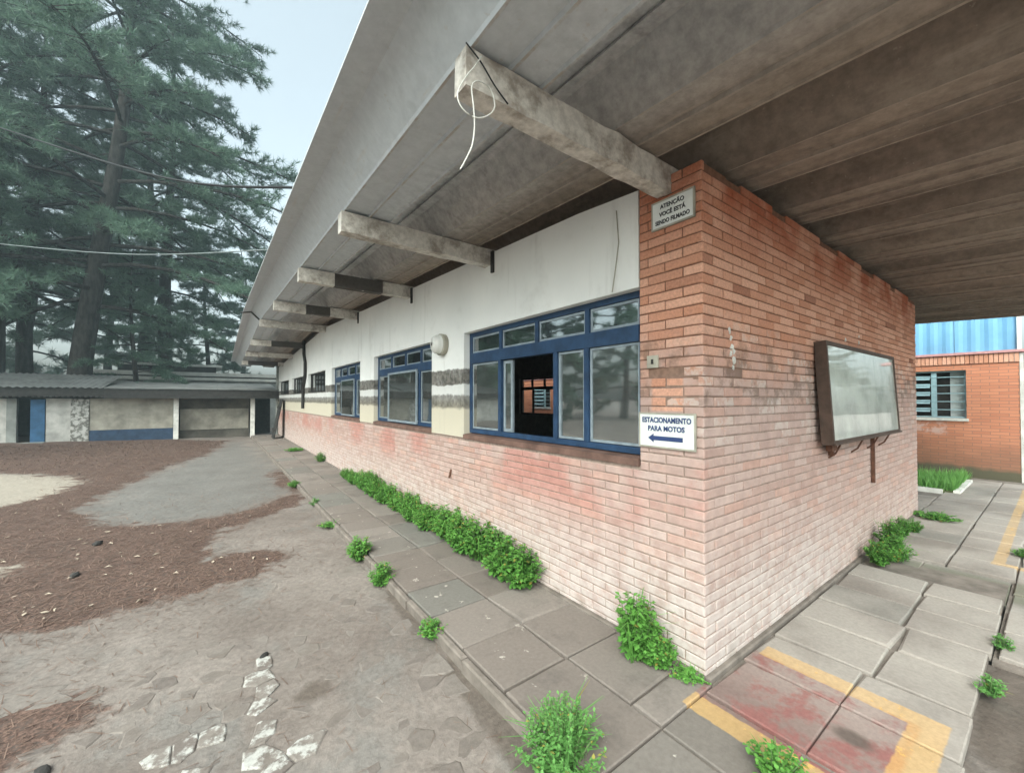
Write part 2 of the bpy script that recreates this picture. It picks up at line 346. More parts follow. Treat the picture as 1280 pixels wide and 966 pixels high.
def link(name, data, parent=None, **props):
    o = bpy.data.objects.new(name, data); COL.objects.link(o)
    if parent is not None:
        o.parent = parent; o.matrix_parent_inverse = Matrix.Translation(-origin(parent))
    for k, v in props.items(): o[k] = v
    return o
def origin(o):
    p = Vector(o.location)
    return p
def thing(name, loc, label, category, group=None):
    o = bpy.data.objects.new(name, None); COL.objects.link(o); o.location = loc; o.empty_display_size = .1
    o['label'] = label; o['category'] = category
    if group: o['group'] = group
    return o
def tag(o, label, category, group=None):
    o['label'] = label; o['category'] = category
    if group: o['group'] = group
    return o
def np_mesh(name, V, F, mat, rnd=None, smooth=False):
    V = np.asarray(V, np.float32); F = np.asarray(F, np.int32); me = bpy.data.meshes.new(name)
    k = F.shape[1]; me.vertices.add(len(V)); me.vertices.foreach_set('co', V.ravel())
    me.loops.add(F.size); me.loops.foreach_set('vertex_index', F.ravel())
    me.polygons.add(len(F)); me.polygons.foreach_set('loop_start', np.arange(0, F.size, k, dtype=np.int32))
    if smooth: me.polygons.foreach_set('use_smooth', np.ones(len(F), bool))
    if rnd is not None:
        a = me.attributes.new('rnd', 'FLOAT', 'FACE'); a.data.foreach_set('value', np.asarray(rnd, np.float32))
    me.materials.append(mat); me.update(calc_edges=True); return me

SLOPE = .045; RIDGE_Y = 10.2; ZLOW = 3.06
def roof_low(y):
    return ZLOW + SLOPE*y if y <= RIDGE_Y else ZLOW + SLOPE*RIDGE_Y - .045*(y-RIDGE_Y)

# ------------------------------------------------------------------ the ground
YARD = -.085
def yard_z(x, y):
    t = np.clip((-x-1.2)/8, 0, 1.2)*np.clip((y-3)/16, 0, 1.2)
    return YARD + .2*t
def poly_dist(P, poly):
    """signed: positive inside."""
    x, y = P; d = np.full(x.shape, 1e9); ins = np.zeros(x.shape, bool); n = len(poly)
    for i in range(n):
        (ax, ay), (bx, by) = poly[i], poly[(i+1) % n]
        ex, ey = bx-ax, by-ay; t = np.clip(((x-ax)*ex+(y-ay)*ey)/(ex*ex+ey*ey+1e-9), 0, 1)
        d = np.minimum(d, np.hypot(x-ax-t*ex, y-ay-t*ey))
        c = ((ay > y) != (by > y)) & (x < (bx-ax)*(y-ay)/(by-ay+1e-12)+ax); ins ^= c
    return np.where(ins, d, -d)
def sc(pts):   # points read at pavement level carried down to the yard
    k = (CAM.z-YARD)/CAM.z
    return [(CAM.x+(x-CAM.x)*k, CAM.y+(y-CAM.y)*k) for x, y in pts]
LITTER = [sc([(-6.5,2.4),(-3.42,2.98),(-3.17,2.95),(-2.83,2.92),(-2.29,3.02),(-1.95,3.14),(-1.72,3.4),(-1.64,3.62),(-1.88,3.80),(-2.34,3.83),(-2.36,4.4),(-2.2,4.85),
               (-1.81,5.1),(-1.13,5.95),(-1.0,6.6),(-1.2,6.5),(-1.96,5.62),(-2.61,5.5),(-3.42,5.86),(-3.95,7.29),(-3.5,9.6),(-3.0,11.5),(-2.4,14),(-1.9,17.5),(-4,19),(-9,19.2),(-9.5,15),
               (-7,12.6),(-5.2,11.2),(-4.3,10),(-4.3,8.7),(-4.9,7.7),(-6.2,7),(-6.2,5.6),(-5.0,5.1),(-3.8,4.7),(-3.9,3.9),(-5.2,3.5)]),
          sc([(-3.4,2.15),(-3.15,2.15),(-2.75,1.85),(-2.68,1.68),(-2.84,1.50),(-3.05,1.40),(-3.4,1.5)]),
          sc([(-1.3,9.2),(-1.02,9.3),(-1.02,7.4),(-1.15,6.6),(-1.3,7.4)])]
GREY = sc([(-3.9,6.9),(-2.96,5.55),(-1.9,5.65),(-1.2,6.5),(-1.15,9),(-1.3,14),(-1.8,17),(-2.4,13.5),(-3.0,11.3),(-3.5,9.4)])
PALE = sc([(-4.5,7.7),(-4.1,8.8),(-4.2,10.2),(-5.2,11.2),(-8,13),(-10,9),(-6,7)])
PALE2 = sc([(-4.4,4.1),(-3.45,4.2),(-3.3,4.7),(-4.4,5.3),(-6,5.2)])
WET = [[(-1.16,.15),(-.98,.15),(-.98,1.25),(-1.12,1.1)], [(-1.12,1.55),(-.99,1.5),(-.99,2.3),(-1.08,2.3)], [(.55,-1.16),(1.75,-1.16),(1.75,-.95),(.55,-.95)], sc([(-1.93,1.22),(-1.86,1.15),(-1.77,1.18),(-1.75,1.26),(-1.84,1.31)])]
xs = np.unique(np.concatenate([np.linspace(-400,-40,10), np.linspace(-40,-14,14), np.linspace(-14,-5,46), np.arange(-5,-.95,.045), np.linspace(-.95,2,30), np.linspace(2,14,25), np.linspace(14,60,12), np.linspace(60,400,8)]))
ys = np.unique(np.concatenate([np.linspace(-400,-40,10), np.linspace(-40,-3,14), np.linspace(-3,-.2,24), np.arange(-.2,7,.05), np.arange(7,22,.14), np.linspace(22,60,20), np.linspace(60,400,8)]))
GX, GY = np.meshgrid(xs, ys, indexing='ij')
lit = np.maximum.reduce([poly_dist((GX, GY), p) for p in LITTER])
GZ = yard_z(GX, GY)
for i in range(GX.shape[0]):
    if -14 < xs[i] < .2:
        for j in range(GX.shape[1]):
            if -2 < ys[j] < 22:
                x, y = GX[i, j], GY[i, j]
                GZ[i, j] += .014*mnoise.noise((x*1.3, y*1.3, 0)) + .006*mnoise.noise((x*6, y*6, 3))
                if lit[i, j] > -.1: GZ[i, j] += .012*min(1, max(0, lit[i, j]*4+.3)) + .016*max(0, mnoise.noise((x*4, y*4, 9)))*min(1, max(0, lit[i, j]*5))
# keep the ground well under buildings and paving
under = (GX > -.95) & (GY > -.93); GZ[under] = -.16
under2 = (GX > 1.75); GZ[under2] = np.minimum(GZ[under2], -.16)
under3 = (GX > -.95) & (GY <= -.93) & (GX < 1.6); GZ[under3] = -.05 + .01*np.sin(GX[under3]*9)
nx, ny = GX.shape; idx = np.arange(nx*ny).reshape(nx, ny)
F = np.stack([idx[:-1,:-1], idx[1:,:-1], idx[1:,1:], idx[:-1,1:]], -1).reshape(-1, 4)
me = np_mesh('ground', np.stack([GX, GY, GZ], -1).reshape(-1, 3), F, M['ground'], smooth=True)
def vattr(me, name, v):
    a = me.attributes.new(name, 'FLOAT', 'POINT'); a.data.foreach_set('value', np.asarray(v, np.float32).ravel())
soft = lambda d, w: np.clip(d/w*.5+.5, 0, 1)
vattr(me, 'litter', soft(lit, .14+.028*np.maximum(GY, 0)))
vattr(me, 'grey', soft(poly_dist((GX, GY), GREY), 1.0)); vattr(me, 'pale', np.maximum(soft(poly_dist((GX, GY), PALE), .8), .75*soft(poly_dist((GX, GY), PALE2), .4)))
vattr(me, 'wet', soft(np.maximum.reduce([poly_dist((GX, GY), p) for p in WET]), .12))
ground = link('ground', me, kind='structure')
def gz(x, y):
    i = min(max(np.searchsorted(xs, x), 1), nx-1); j = min(max(np.searchsorted(ys, y), 1), ny-1)
    u = (x-xs[i-1])/(xs[i]-xs[i-1]); v = (y-ys[j-1])/(ys[j]-ys[j-1])
    return float((GZ[i-1,j-1]*(1-u)+GZ[i,j-1]*u)*(1-v)+(GZ[i-1,j]*(1-u)+GZ[i,j]*u)*v)

# irregular cobbles showing through the dust near the kerb: cells of a jittered lattice
def voronoi(seeds, bounds):
    cells = []
    for i, p in enumerate(seeds):
        poly = [(bounds[0],bounds[2]),(bounds[1],bounds[2]),(bounds[1],bounds[3]),(bounds[0],bounds[3])]
        near = sorted(range(len(seeds)), key=lambda j: (seeds[j][0]-p[0])**2+(seeds[j][1]-p[1])**2)[1:14]
        for j in near:
            q = seeds[j]; mx, my = (p[0]+q[0])/2, (p[1]+q[1])/2; dx, dy = q[0]-p[0], q[1]-p[1]
            out = []
            for k in range(len(poly)):
                a, b = poly[k], poly[(k+1) % len(poly)]
                da = (a[0]-mx)*dx+(a[1]-my)*dy; db = (b[0]-mx)*dx+(b[1]-my)*dy
                if da <= 0: out.append(a)
                if da*db < 0: t = da/(da-db); out.append((a[0]+(b[0]-a[0])*t, a[1]+(b[1]-a[1])*t))
            poly = out
            if len(poly) < 3: break
        cells.append(poly)
    return cells
rs = random.Random(3)
seeds = []
for i in range(16):
    for j in range(22):
        x = -3.05 + i*.125 + rs.uniform(-.05, .05) + (.06 if j % 2 else 0); y = .15 + j*.128 + rs.uniform(-.05, .05)
        if x < -1.12: seeds.append((x, y))
WHITE = sc([(-2.46,1.18),(-2.365,1.23),(-2.25,1.245),(-2.29,1.13),(-2.03,1.71),(-2.08,1.47),(-2.04,1.38),(-2.06,1.24),(-2.02,1.10),(-2.05,1.02),(-2.10,.93),(-2.08,.84),(-2.33,1.02),(-1.9,.86)])
white_ids = {min(range(len(seeds)), key=lambda k: (seeds[k][0]-w[0])**2+(seeds[k][1]-w[1])**2) for w in WHITE}
made = 0
for i, poly in enumerate(voronoi(seeds, (-3.3,-1.06,.05,3.05))):
    if len(poly) < 4: continue
    cx, cy = sum(p[0] for p in poly)/len(poly), sum(p[1] for p in poly)/len(poly)
    w = i in white_ids
    if not w and (poly_dist((np.array(cx), np.array(cy)), LITTER[0]) > -.08 or (cy > 2.3 and rs.random() < .6) or rs.random() < .12): continue
    base = gz(cx, cy); top = base + (.009 if w else rs.uniform(-.008, .003)); mb = MB(); n = len(poly); sh = .95
    fr = []
    for q in poly:      # chamfered, with an extra jittered point per side
        fr.append((cx+(q[0]-cx)*sh, cy+(q[1]-cy)*sh))
    ring = []
    for k in range(n):
        a, b = fr[k], fr[(k+1) % n]; ring.append(a); ring.append(((a[0]+b[0])/2+rs.uniform(-.006,.006), (a[1]+b[1])/2+rs.uniform(-.006,.006)))
    tx, ty = rs.uniform(-.03,.03), rs.uniform(-.03,.03); N = len(ring)
    mb.v = [(q[0]-cx, q[1]-cy, base-.03-top) for q in ring]+[(q[0]-cx, q[1]-cy, -.004+(q[0]-cx)*tx+(q[1]-cy)*ty) for q in ring]+[((q[0]-cx)*.88, (q[1]-cy)*.88, (q[0]-cx)*tx+(q[1]-cy)*ty) for q in ring]
    for k in range(N):
        k2 = (k+1) % N; mb.f += [(k,k2,N+k2,N+k), (N+k,N+k2,2*N+k2,2*N+k)]; mb.m += [0,0]
    mb.f.append(tuple(2*N+k for k in range(N))); mb.m.append(0)
    o = link('cobble', mb.mesh('cobble', M['whitestone' if w else 'stone']), ground); o.location = (cx, cy, top); o.matrix_parent_inverse = Matrix()
    made += 1

# dry pine needles, twigs and leaves strewn over the drifts (uncountable)
rg = np.random.RandomState(4)
P = []
for p, n in ((LITTER[0], 42000), (LITTER[1], 900), (LITTER[2], 500)):
    a = np.array(p); lo, hi = a.min(0)-.5, a.max(0)+.5
    hi = np.minimum(hi, (-1.02, 19.0)); Q = rg.uniform(0, 1, (n*2, 2)); Q[:, 1] = Q[:, 1]**1.8; Q = lo+(hi-lo)*Q
    d = poly_dist((Q[:, 0], Q[:, 1]), p); P.append(Q[(d > -.7) & (rg.rand(len(Q)) < np.clip(np.where(d > 0, d*4+.6, .6*np.exp(d*6)), .012, 1))][:n])
Q = np.stack([rg.uniform(-5, -1.05, 1500), rg.uniform(-.2, 8, 1500)], -1); P.append(Q)
P = np.concatenate(P); n = len(P)
z = np.array([gz(x, y) for x, y in P])+.003
ang = rg.uniform(0, 2*np.pi, n); L = rg.uniform(.02, .085, n)*(1+P[:, 1]*.05); wd = rg.uniform(.0008, .0022, n)*(1+P[:, 1]*.16)
d = np.stack([np.cos(ang), np.sin(ang), rg.uniform(-.1, .35, n)], -1); s = np.stack([-np.sin(ang), np.cos(ang), 0*ang], -1)
c = np.column_stack([P, z+np.abs(d[:, 2])*L*.5])
V = np.stack([c-d*L[:, None]/2-s*wd[:, None], c-d*L[:, None]/2+s*wd[:, None], c+d*L[:, None]/2+s*wd[:, None]*.6, c+d*L[:, None]/2-s*wd[:, None]*.6], 1).reshape(-1, 3)
link('pine_litter', np_mesh('pine_litter', V, np.arange(n*4).reshape(-1, 4), M['litter'], rg.rand(n)), kind='stuff')
n = 105; Q = rg.uniform(0, 1, (n*3, 2)); Q = np.array([(-4.6, 2.6)])+Q*np.array([(3.4, 6.2)])
dd = poly_dist((Q[:, 0], Q[:, 1]), LITTER[0]); Q = Q[dd > .05][:n]; n = len(Q); mb = MB()
for x, y in Q:
    a = rg.uniform(0, 6.28); l = rg.uniform(.010, .036); w = l*rg.uniform(.25, .6); zz = gz(x, y)+.012; t = rg.uniform(.0, .02)
    ca, sa = math.cos(a), math.sin(a)
    mb.face([(x-ca*l, y-sa*l, zz), (x+sa*w, y-ca*w, zz+t), (x+ca*l, y+sa*l, zz+.004), (x-sa*w, y+ca*w, zz+t*.6)])
mb.build('leaf_litter', M['palelitter'], kind='stuff')

# a few dark stones lying about
for (x, y), r_, lb in zip(sc([(-2.02, 1.73), (-2.86, 1.38), (-3.28, 4.03), (-3.3, 5.0)]), (.026, .03, .04, .05),
        ('small dark stone just above the topmost patch of white paint', 'dark stone beside the near needle drift at the yard edge', 'dark stone lying in the middle of the needle drift', 'dark lump of stone on the needle drift toward the shed')):
    bm = bmesh.new(); bmesh.ops.create_icosphere(bm, subdivisions=2, radius=r_)
    for v in bm.verts: v.co = Vector((v.co.x*1.4, v.co.y*.8, v.co.z*.6))*(1+.35*mnoise.noise(v.co*25+Vector((x, y, 0))))
    me = bpy.data.meshes.new('stone'); bm.to_mesh(me); bm.free(); me.materials.append(M['dark'])
    o = link('stone', me); o.location = (x, y, gz(x, y)+r_*.25); o.rotation_euler = (0, 0, x*9); tag(o, lb, 'stone', 'dark stones on the yard')

# ------------------------------------------------------------------ pavement of separate slabs
pav = MB().box(-.955, 10.3, -.935, 20.2, -.13, -.024).build('pavement', M['kerb'], kind='structure')
MB().box(1.62, 10.3, -3.2, -.95, -.13, -.028).build('pavement_base', M['kerb'], pav)
rs = random.Random(11)
def slab(x0, x1, y0, y1, zt=0., tilt=.006, name='paving_slab', gx=None, gy=None):
    g = rs.uniform(.003, .0065); gx = g if gx is None else gx*rs.uniform(.6, 1.4); gy = g if gy is None else gy*rs.uniform(.6, 1.4); mb = MB(); cx, cy = (x0+x1)/2, (y0+y1)/2
    hx, hy = (x1-x0)/2-gx, (y1-y0)/2-gy; mb.bevbox(-hx, hx, -hy, hy, -.05, 0, .006)
    # chip a corner
    k = rs.choice([8, 9, 10, 11]); v = mb.v[k]; f = rs.uniform(.86, 1.); mb.v[k] = (v[0]*f, v[1]*f, v[2]-.003); k -= 4; v = mb.v[k]; mb.v[k] = (v[0]*(f*.5+.5), v[1]*(f*.5+.5), v[2]-.006)
    o = link(name, mb.mesh('paving_slab', M['slab']), pav); o.matrix_parent_inverse = Matrix()
    o.location = (cx, cy, zt+rs.uniform(-.005, .004)); o.rotation_euler = (rs.uniform(-tilt, tilt), rs.uniform(-tilt, tilt), rs.uniform(-.006, .006))
    return o
ycuts = [-.05, .14, .61, 1.07, 1.54]; 
while ycuts[-1] < 19.9: ycuts.append(ycuts[-1]+.462)
for a, b in zip(ycuts[:-1], ycuts[1:]):
    slab(-.50, -.012, a, b, 0, .003)
ycuts2 = [-.05, .61, 1.07, 1.54]
while ycuts2[-1] < 19.9: ycuts2.append(ycuts2[-1]+.462)
for a, b in zip(ycuts2[:-1], ycuts2[1:]):
    slab(-.985, -.505, a, b, 0, .004)
xc = [-.985, -.505, -.10, .38, .82, 1.25, 1.66, 2.06, 2.43, 2.80]
for a, b in zip(xc[:-1], xc[1:]):
    if a < .3: cuts_ = (-.05, -.51+rs.uniform(-.02, .02), -.96)
    else: q = -.53+rs.uniform(-.035, .035); cuts_ = (-.035, q, -.95+rs.uniform(-.012, .012))
    for y1, y0 in zip(cuts_[:-1], cuts_[1:]): slab(a, b, y0, y1, 0, .0045, gx=.008, gy=.0035 if a < .8 else .008)
for a, b in ((2.80, 3.42),):
    for y0, y1 in ((-.40, -.02), (-.95, -.40)): slab(a, b, y0, y1, -.03, .004).rotation_euler = (0, -.05, 0)
x = 3.42
while x < 9.7:
    w = .46
    for y0, y1 in ((-.545, -.015), (-.97, -.55)): slab(x, x+w, y0, y1, .004, .004)
    x += w
x = 5.86
while x < 9.7:
    if x < 7.2:
        slab(x, x+.46, -.01, .45, .002, .004); slab(x, x+.46, .455, .92, .002, .004)
    x += .46
x = 1.68
while x < 9.7:
    for y0, y1 in ((-1.40, -.968), (-1.83, -1.41), (-2.26, -1.84)): slab(x, x+.45, y0, y1, -.004, .006)
    x += .455
for a, b in ((-.55, -.1), (-.1, .34), (.34, .78), (.78, 1.22)): slab(a, b, -1.6, -1.13, -.012, .008)
# kerb stones along the yard edge
kz = 0
y = .12
rs = random.Random(5)
while y < 19.8:
    l = rs.uniform(.75, .95)
    o = link('kerb_stone', MB().bevbox(-.045, .002, -l/2+.006, l/2-.006, -.12, -.004, .01).mesh('kerb_stone', M['kerb']), pav)
    o.matrix_parent_inverse = Matrix(); o.location = (-.988, y+l/2, rs.uniform(-.012, -.002)); o.rotation_euler = (0, rs.uniform(-.05, .03), rs.uniform(-.01, .01)); y += l

# ------------------------------------------------------------------ the brick building
bld = thing('brick_building', (2.9, 10, 0), 'long low building of pale washed brick and white plaster under ribbed cement eaves', 'building')
SILL, HEAD, L = 1.215, 2.35, 20.0
WINS = [(.44, 2.80), (3.65, 6.06), (6.92, 9.34)]
SMALL = [(10.05, 12.45), (13.35, 15.75), (16.55, 19.5)]
def wtop(y): return roof_low(y) - .055 if y > .45 else 3.0
# mortar core behind the bricks
core = MB()
core.box(.008, .20, .008, L, -.05, SILL-.055)                     # long side below the sill
core.box(.008, .30, .008, .436, SILL-.055, 2.995)                 # corner pier
core.box(.30, 5.80, .008, .21, -.05, 2.985)                       # front side
core.box(.20, .30, .008, .21, -.05, SILL-.055)
wall = core.build('brick_wall', M['mortar'], bld)
# plaster wall above
pl = MB(); ys_ = sorted({.44, L} | {v for w in WINS+SMALL for v in w} | {RIDGE_Y} | {float(v) for v in range(1, 20)})
def cell(y0, y1, z0, z1f):
    ta, tb = (z1f(y0), z1f(y1)) if callable(z1f) else (z1f, z1f)
    pl.hexa(((0,y0,z0),(.2,y0,z0),(.2,y1,z0),(0,y1,z0),(0,y0,ta),(.2,y0,ta),(.2,y1,tb),(0,y1,tb)))
for a, b in zip(ys_[:-1], ys_[1:]):
    mid = (a+b)/2
    inwin = any(w[0] <= mid <= w[1] for w in WINS); insm = any(w[0] <= mid <= w[1] for w in SMALL)
    cell(a, b, HEAD, wtop)
    if insm: cell(a, b, SILL-.05, 1.79)
    elif not inwin: cell(a, b, SILL-.05, HEAD)
pl.build('plaster_wall', M['plaster'], bld)
# ---- bricks: the 300 that show largest are parts, the rest one mass
CW, CH, FH = .2445, .0605, .0525      # module, course, brick height
bricks = []                           # (area, side, along0, along1, z, out)
rs = random.Random(21)
fwv = Vector((math.sin(.6331), math.cos(.6331), 0)); rtv = Vector((math.cos(.6331), -math.sin(.6331), 0))
def seen_area(c, nrm, w):
    d = Vector(c)-CAM; z = d.dot(fwv)
    if z < .3: return 0
    px = 640+503.7*d.dot(rtv)/z; py = 498-503.7*d.z/z
    if not (-30 < px < 1310 and -20 < py < 990): return 0
    return w*CH*abs(d.dot(nrm))/d.length**3
for k in range(50):
    z0 = -.02+k*CH+.004
    off = CW/2 if k % 2 else 0
    ztop_ok = z0+FH < SILL-.05
    # long side (X = 0): along Y
    y = .003
    first = True
    while y < (L if ztop_ok else .432):
        e = off if (first and off) else CW
        first = False
        y1 = min(y+e, L if ztop_ok else .436)
        if y1-y > .03: bricks.append(['A', y+(.0 if y < .01 else .004), y1-.004, z0])
        y = y1
    x = .004; first = True
    while x < 5.8:
        e = (CW if off else CW/2) if first else CW
        first = False
        x1 = min(x+e, 5.815)
        skip = (k == 49 and (.10 < x < .30 or (x*7.3) % 1 < .33)) or (k == 48 and (.17 < x < .30)) 
        if x1-x > .03 and not skip: bricks.append(['B', x+(.0 if x < .01 else .004), x1-.004, z0])
        x = x1
# a sill course laid on edge under the windows
for b in bricks:
    s, a0, a1, z0 = b
    c = (0, (a0+a1)/2, z0+FH/2) if s == 'A' else ((a0+a1)/2, 0, z0+FH/2)
    b.append(seen_area(c, Vector((1,0,0)) if s == 'A' else Vector((0,1,0)), a1-a0))
order = sorted(range(len(bricks)), key=lambda i: -bricks[i][4]); top300 = set(order[:300])
cache = {}
def brick_mesh(s, ln):
    key = (s, round(ln, 2), rs.randrange(5))
    if key not in cache:
        m = MB(); h = FH/2; l = ln/2; e = .004; dp = .03
        if s == 'A':   # face at x=0 looking to -X
            m.v = [(dp,-l,-h),(dp,l,-h),(dp,l,h),(dp,-l,h),(e,-l,-h),(e,l,-h),(e,l,h),(e,-l,h),(0,-l+e,-h+e),(0,l-e,-h+e),(0,l-e,h-e),(0,-l+e,h-e)]
        else:
            m.v = [(l,dp,-h),(-l,dp,-h),(-l,dp,h),(l,dp,h),(l,e,-h),(-l,e,-h),(-l,e,h),(l,e,h),(l-e,0,-h+e),(-l+e,0,-h+e),(-l+e,0,h-e),(l-e,0,h-e)]
        m.f = [(0,1,2,3),(4,5,1,0),(5,6,2,1),(6,7,3,2),(7,4,0,3),(8,9,5,4),(9,10,6,5),(10,11,7,6),(11,8,4,7),(11,10,9,8)]
        for q in range(8, 12):
            v = m.v[q]; a_ = abs(rs.gauss(0, .0022)); m.v[q] = (v[0]+(rs.uniform(0, .0015) if s == 'A' else math.copysign(a_, -v[0])), v[1]+(math.copysign(a_, -v[1]) if s == 'A' else rs.uniform(0, .0015)), v[2]-math.copysign(abs(rs.gauss(0, .0016)), v[2]))
        m.m = [0]*10; cache[key] = m; m.key = key
    return cache[key]
mcache = {}
rest = MB(); rrnd = []
for i, (s, a0, a1, z0, ar) in enumerate(bricks):
    m = brick_mesh(s, a1-a0); out = rs.uniform(-.0018, .0022); c = (a0+a1)/2; jz = rs.uniform(-.0012, .0012)
    if s == 'A' and .12 < c < .33 and 1.53 < z0 < 1.74: out += .006     # hacked-back rows
    loc = (out, c, z0+FH/2+jz) if s == 'A' else (c, out, z0+FH/2+jz)
    if i in top300:
        key = m.key
        if key not in mcache: mcache[key] = m.mesh('brick', M['brick'])
        o = link('brick', mcache[key], wall); o.matrix_parent_inverse = Matrix(); o.location = loc
        o.rotation_euler = (rs.uniform(-.004,.004), 0, 0) if s == 'A' else (0, rs.uniform(-.004,.004), 0)
    else:
        b = len(rest.v); rest.v += [(v[0]+loc[0], v[1]+loc[1], v[2]+loc[2]) for v in m.v]
        rest.f += [tuple(b+q for q in f) for f in m.f]; rest.m += m.m; rrnd += [rs.random()]*10
me = rest.mesh('brickwork', M['brickrest']); at = me.attributes.new('rnd', 'FLOAT', 'FACE'); at.data.foreach_set('value', rrnd)
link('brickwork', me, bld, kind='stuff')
# sills
for (a, b) in WINS:
    MB().hexa(((-.012,a,SILL-.062),(.19,a,SILL-.062),(.19,b,SILL-.062),(-.012,b,SILL-.062),(-.012,a,SILL-.014),(.19,a,SILL+.004),(.19,b,SILL+.004),(-.012,b,SILL-.014))).build('sill', M['sillred'], bld)
MB().box(-.006, .05, 2.80, 3.65, SILL-.056, SILL-.05).build('ledge', M['mortar'], bld)
# ledge at the foot of the wall
MB().bevbox(-.035, .03, .0, 19.9, -.06, .018, .008).build('plinth', M['kerb'], bld)
MB().bevbox(.0, 5.8, -.03, .03, -.06, .014, .008).build('plinth', M['kerb'], bld)

def window(y0, y1, mull, tmull, opened=None, sashes=()):
    """blue steel window in the long wall: lower lights between mull, hopper lights between tmull."""
    f = MB(); x0, x1 = .075, .125; t = .05
    f.box(x0, x1, y0, y1, SILL+.004, SILL+.05); f.box(x0, x1, y0, y1, HEAD-.045, HEAD)
    f.box(x0, x1, y0, y0+t, SILL+.05, HEAD-.045); f.box(x0, x1, y1-t, y1, SILL+.05, HEAD-.045)
    w = f.build('window', M['blue'], bld)
    tr = MB().box(x0-.008, x1+.004, y0+t, y1-t, 2.0, 2.115).build('transom', M['blue'], w)
    for m in mull: MB().box(x0-.004, x1, m-.025, m+.025, SILL+.05, 2.0).build('mullion', M['blue'], w)
    for m in tmull: MB().box(x0-.004, x1, m-.022, m+.022, 2.115, HEAD-.045).build('mullion', M['blue'], w)
    def light(a, b, z0, z1, mat, name='pane', fr=M['alu'], xo=.0, fw=.018, xf=None):
        xx = (x0+.012 if xf is None else xf)
        g = MB(); g.box(xx, xx+.022, a, b, z0, z0+fw); g.box(xx, xx+.022, a, b, z1-fw, z1); g.box(xx, xx+.022, a, a+fw, z0+fw, z1-fw); g.box(xx, xx+.022, b-fw, b, z0+fw, z1-fw)
        s = g.build('sash', fr, w)
        t_ = rs.uniform(-.006, .006)
        p = MB().hexa(((xx+.008+t_,a+fw,z0+fw),(xx+.012+t_,a+fw,z0+fw),(xx+.012-t_,b-fw,z0+fw),(xx+.008-t_,b-fw,z0+fw),(xx+.008+t_,a+fw,z1-fw),(xx+.012+t_,a+fw,z1-fw),(xx+.012-t_,b-fw,z1-fw),(xx+.008-t_,b-fw,z1-fw)))
        p.build(name, mat, w)
    e = [y0+t]+[v for m in tmull for v in (m-.022, m+.022)]+[y1-t]
    for a, b in zip(e[::2], e[1::2]): light(a+.004, b-.004, 2.119, HEAD-.05, M['glass'])
    e = [y0+t]+[v for m in mull for v in (m-.025, m+.025)]+[y1-t]
    for i, (a, b) in enumerate(zip(e[::2], e[1::2])):
        if opened is not None and i == opened: continue
        light(a+.004, b-.004, SILL+.055, 1.996, M['dirty'])
    for a, b, z0, z1, xf in sashes: light(a, b, z0, z1, M['dirty'], fw=.03, xf=xf)
    return w
window(.44, 2.80, [.985, 1.345, 2.19], [.975, 1.595, 2.175], opened=2, sashes=[(2.0, 2.155, SILL+.055, 1.99, .10)])
window(3.65, 6.06, [4.22, 5.45], [4.16, 4.75, 5.36], sashes=[(4.26, 5.46, SILL+.02, 2.03, .045)])
window(6.92, 9.34, [7.50, 8.62], [7.52, 8.15, 8.74], sashes=[(7.54, 8.60, SILL+.02, 2.03, .045)])
for a, b in SMALL:
    f = MB(); f.box(.07, .12, a, b, 1.79, 1.83); f.box(.07, .12, a, b, HEAD-.04, HEAD); f.box(.07, .12, a, a+.04, 1.83, HEAD-.04); f.box(.07, .12, b-.04, b, 1.83, HEAD-.04)
    w = f.build('window', M['pipe'], bld)
    MB().box(.095, .10, a+.04, b-.04, 1.83, HEAD-.04).build('pane', M['glass'], w)
    k = 6
    for i in range(1, k): yy = a+(b-a)*i/k; MB().box(.05, .068, yy-.012, yy+.012, 1.80, HEAD-.01).build('bar', M['pipe'], w)
# the room behind: floor, rear wall with its window and added light openings, end walls
MB().box(.2, 5.6, .21, L, -.04, .02).build('room_floor', M['roomfloor'], bld)
rw = MB(); LIGHT_OPENINGS = [(.9, 3.2), (4.0, 6.3), (10.4, 12.6), (13.6, 15.8)]  # unseen openings added to let light into the dark room
ry = sorted([.21, 7.35, 9.12, L]+[v for q in LIGHT_OPENINGS for v in q])
for a, b in zip(ry[:-1], ry[1:]):
    if a == 7.35: rw.box(5.6, 5.8, a, b, -.04, 1.12); rw.box(5.6, 5.8, a, b, 2.25, 3.12)
    elif any(a == q[0] for q in LIGHT_OPENINGS): rw.box(5.6, 5.8, a, b, -.04, 1.12); rw.box(5.6, 5.8, a, b, 2.25, 3.12)
    else: rw.box(5.6, 5.8, a, b, -.04, 3.12)
rw.box(.2, 5.6, 19.8, L, -.04, 3.05)
rw.build('rear_wall', M['room'], bld)
f = MB(); f.box(5.66, 5.71, 7.35, 9.12, 1.12, 1.17); f.box(5.66, 5.71, 7.35, 9.12, 2.2, 2.25); f.box(5.66, 5.71, 7.35, 7.4, 1.17, 2.2); f.box(5.66, 5.71, 9.07, 9.12, 1.17, 2.2)
for a, b in LIGHT_OPENINGS:
    g = MB(); g.box(5.66, 5.71, a, b, 1.12, 1.17); g.box(5.66, 5.71, a, b, 2.2, 2.25); g.box(5.66, 5.71, a, a+.05, 1.17, 2.2); g.box(5.66, 5.71, b-.05, b, 1.17, 2.2); g.box(5.66, 5.71, (a+b)/2-.03, (a+b)/2+.03, 1.17, 2.2); g.build('window', M['dark'], bld)  # frames for the openings added to light the room
w = f.build('window', M['dark'], bld)
MB().box(5.655, 5.71, 7.4, 9.07, 1.88, 1.98).build('transom', M['dark'], w)
for yy in (7.95, 8.53): MB().box(5.655, 5.70, yy-.03, yy+.03, 1.98, 2.2).build('mullion', M['dark'], w)
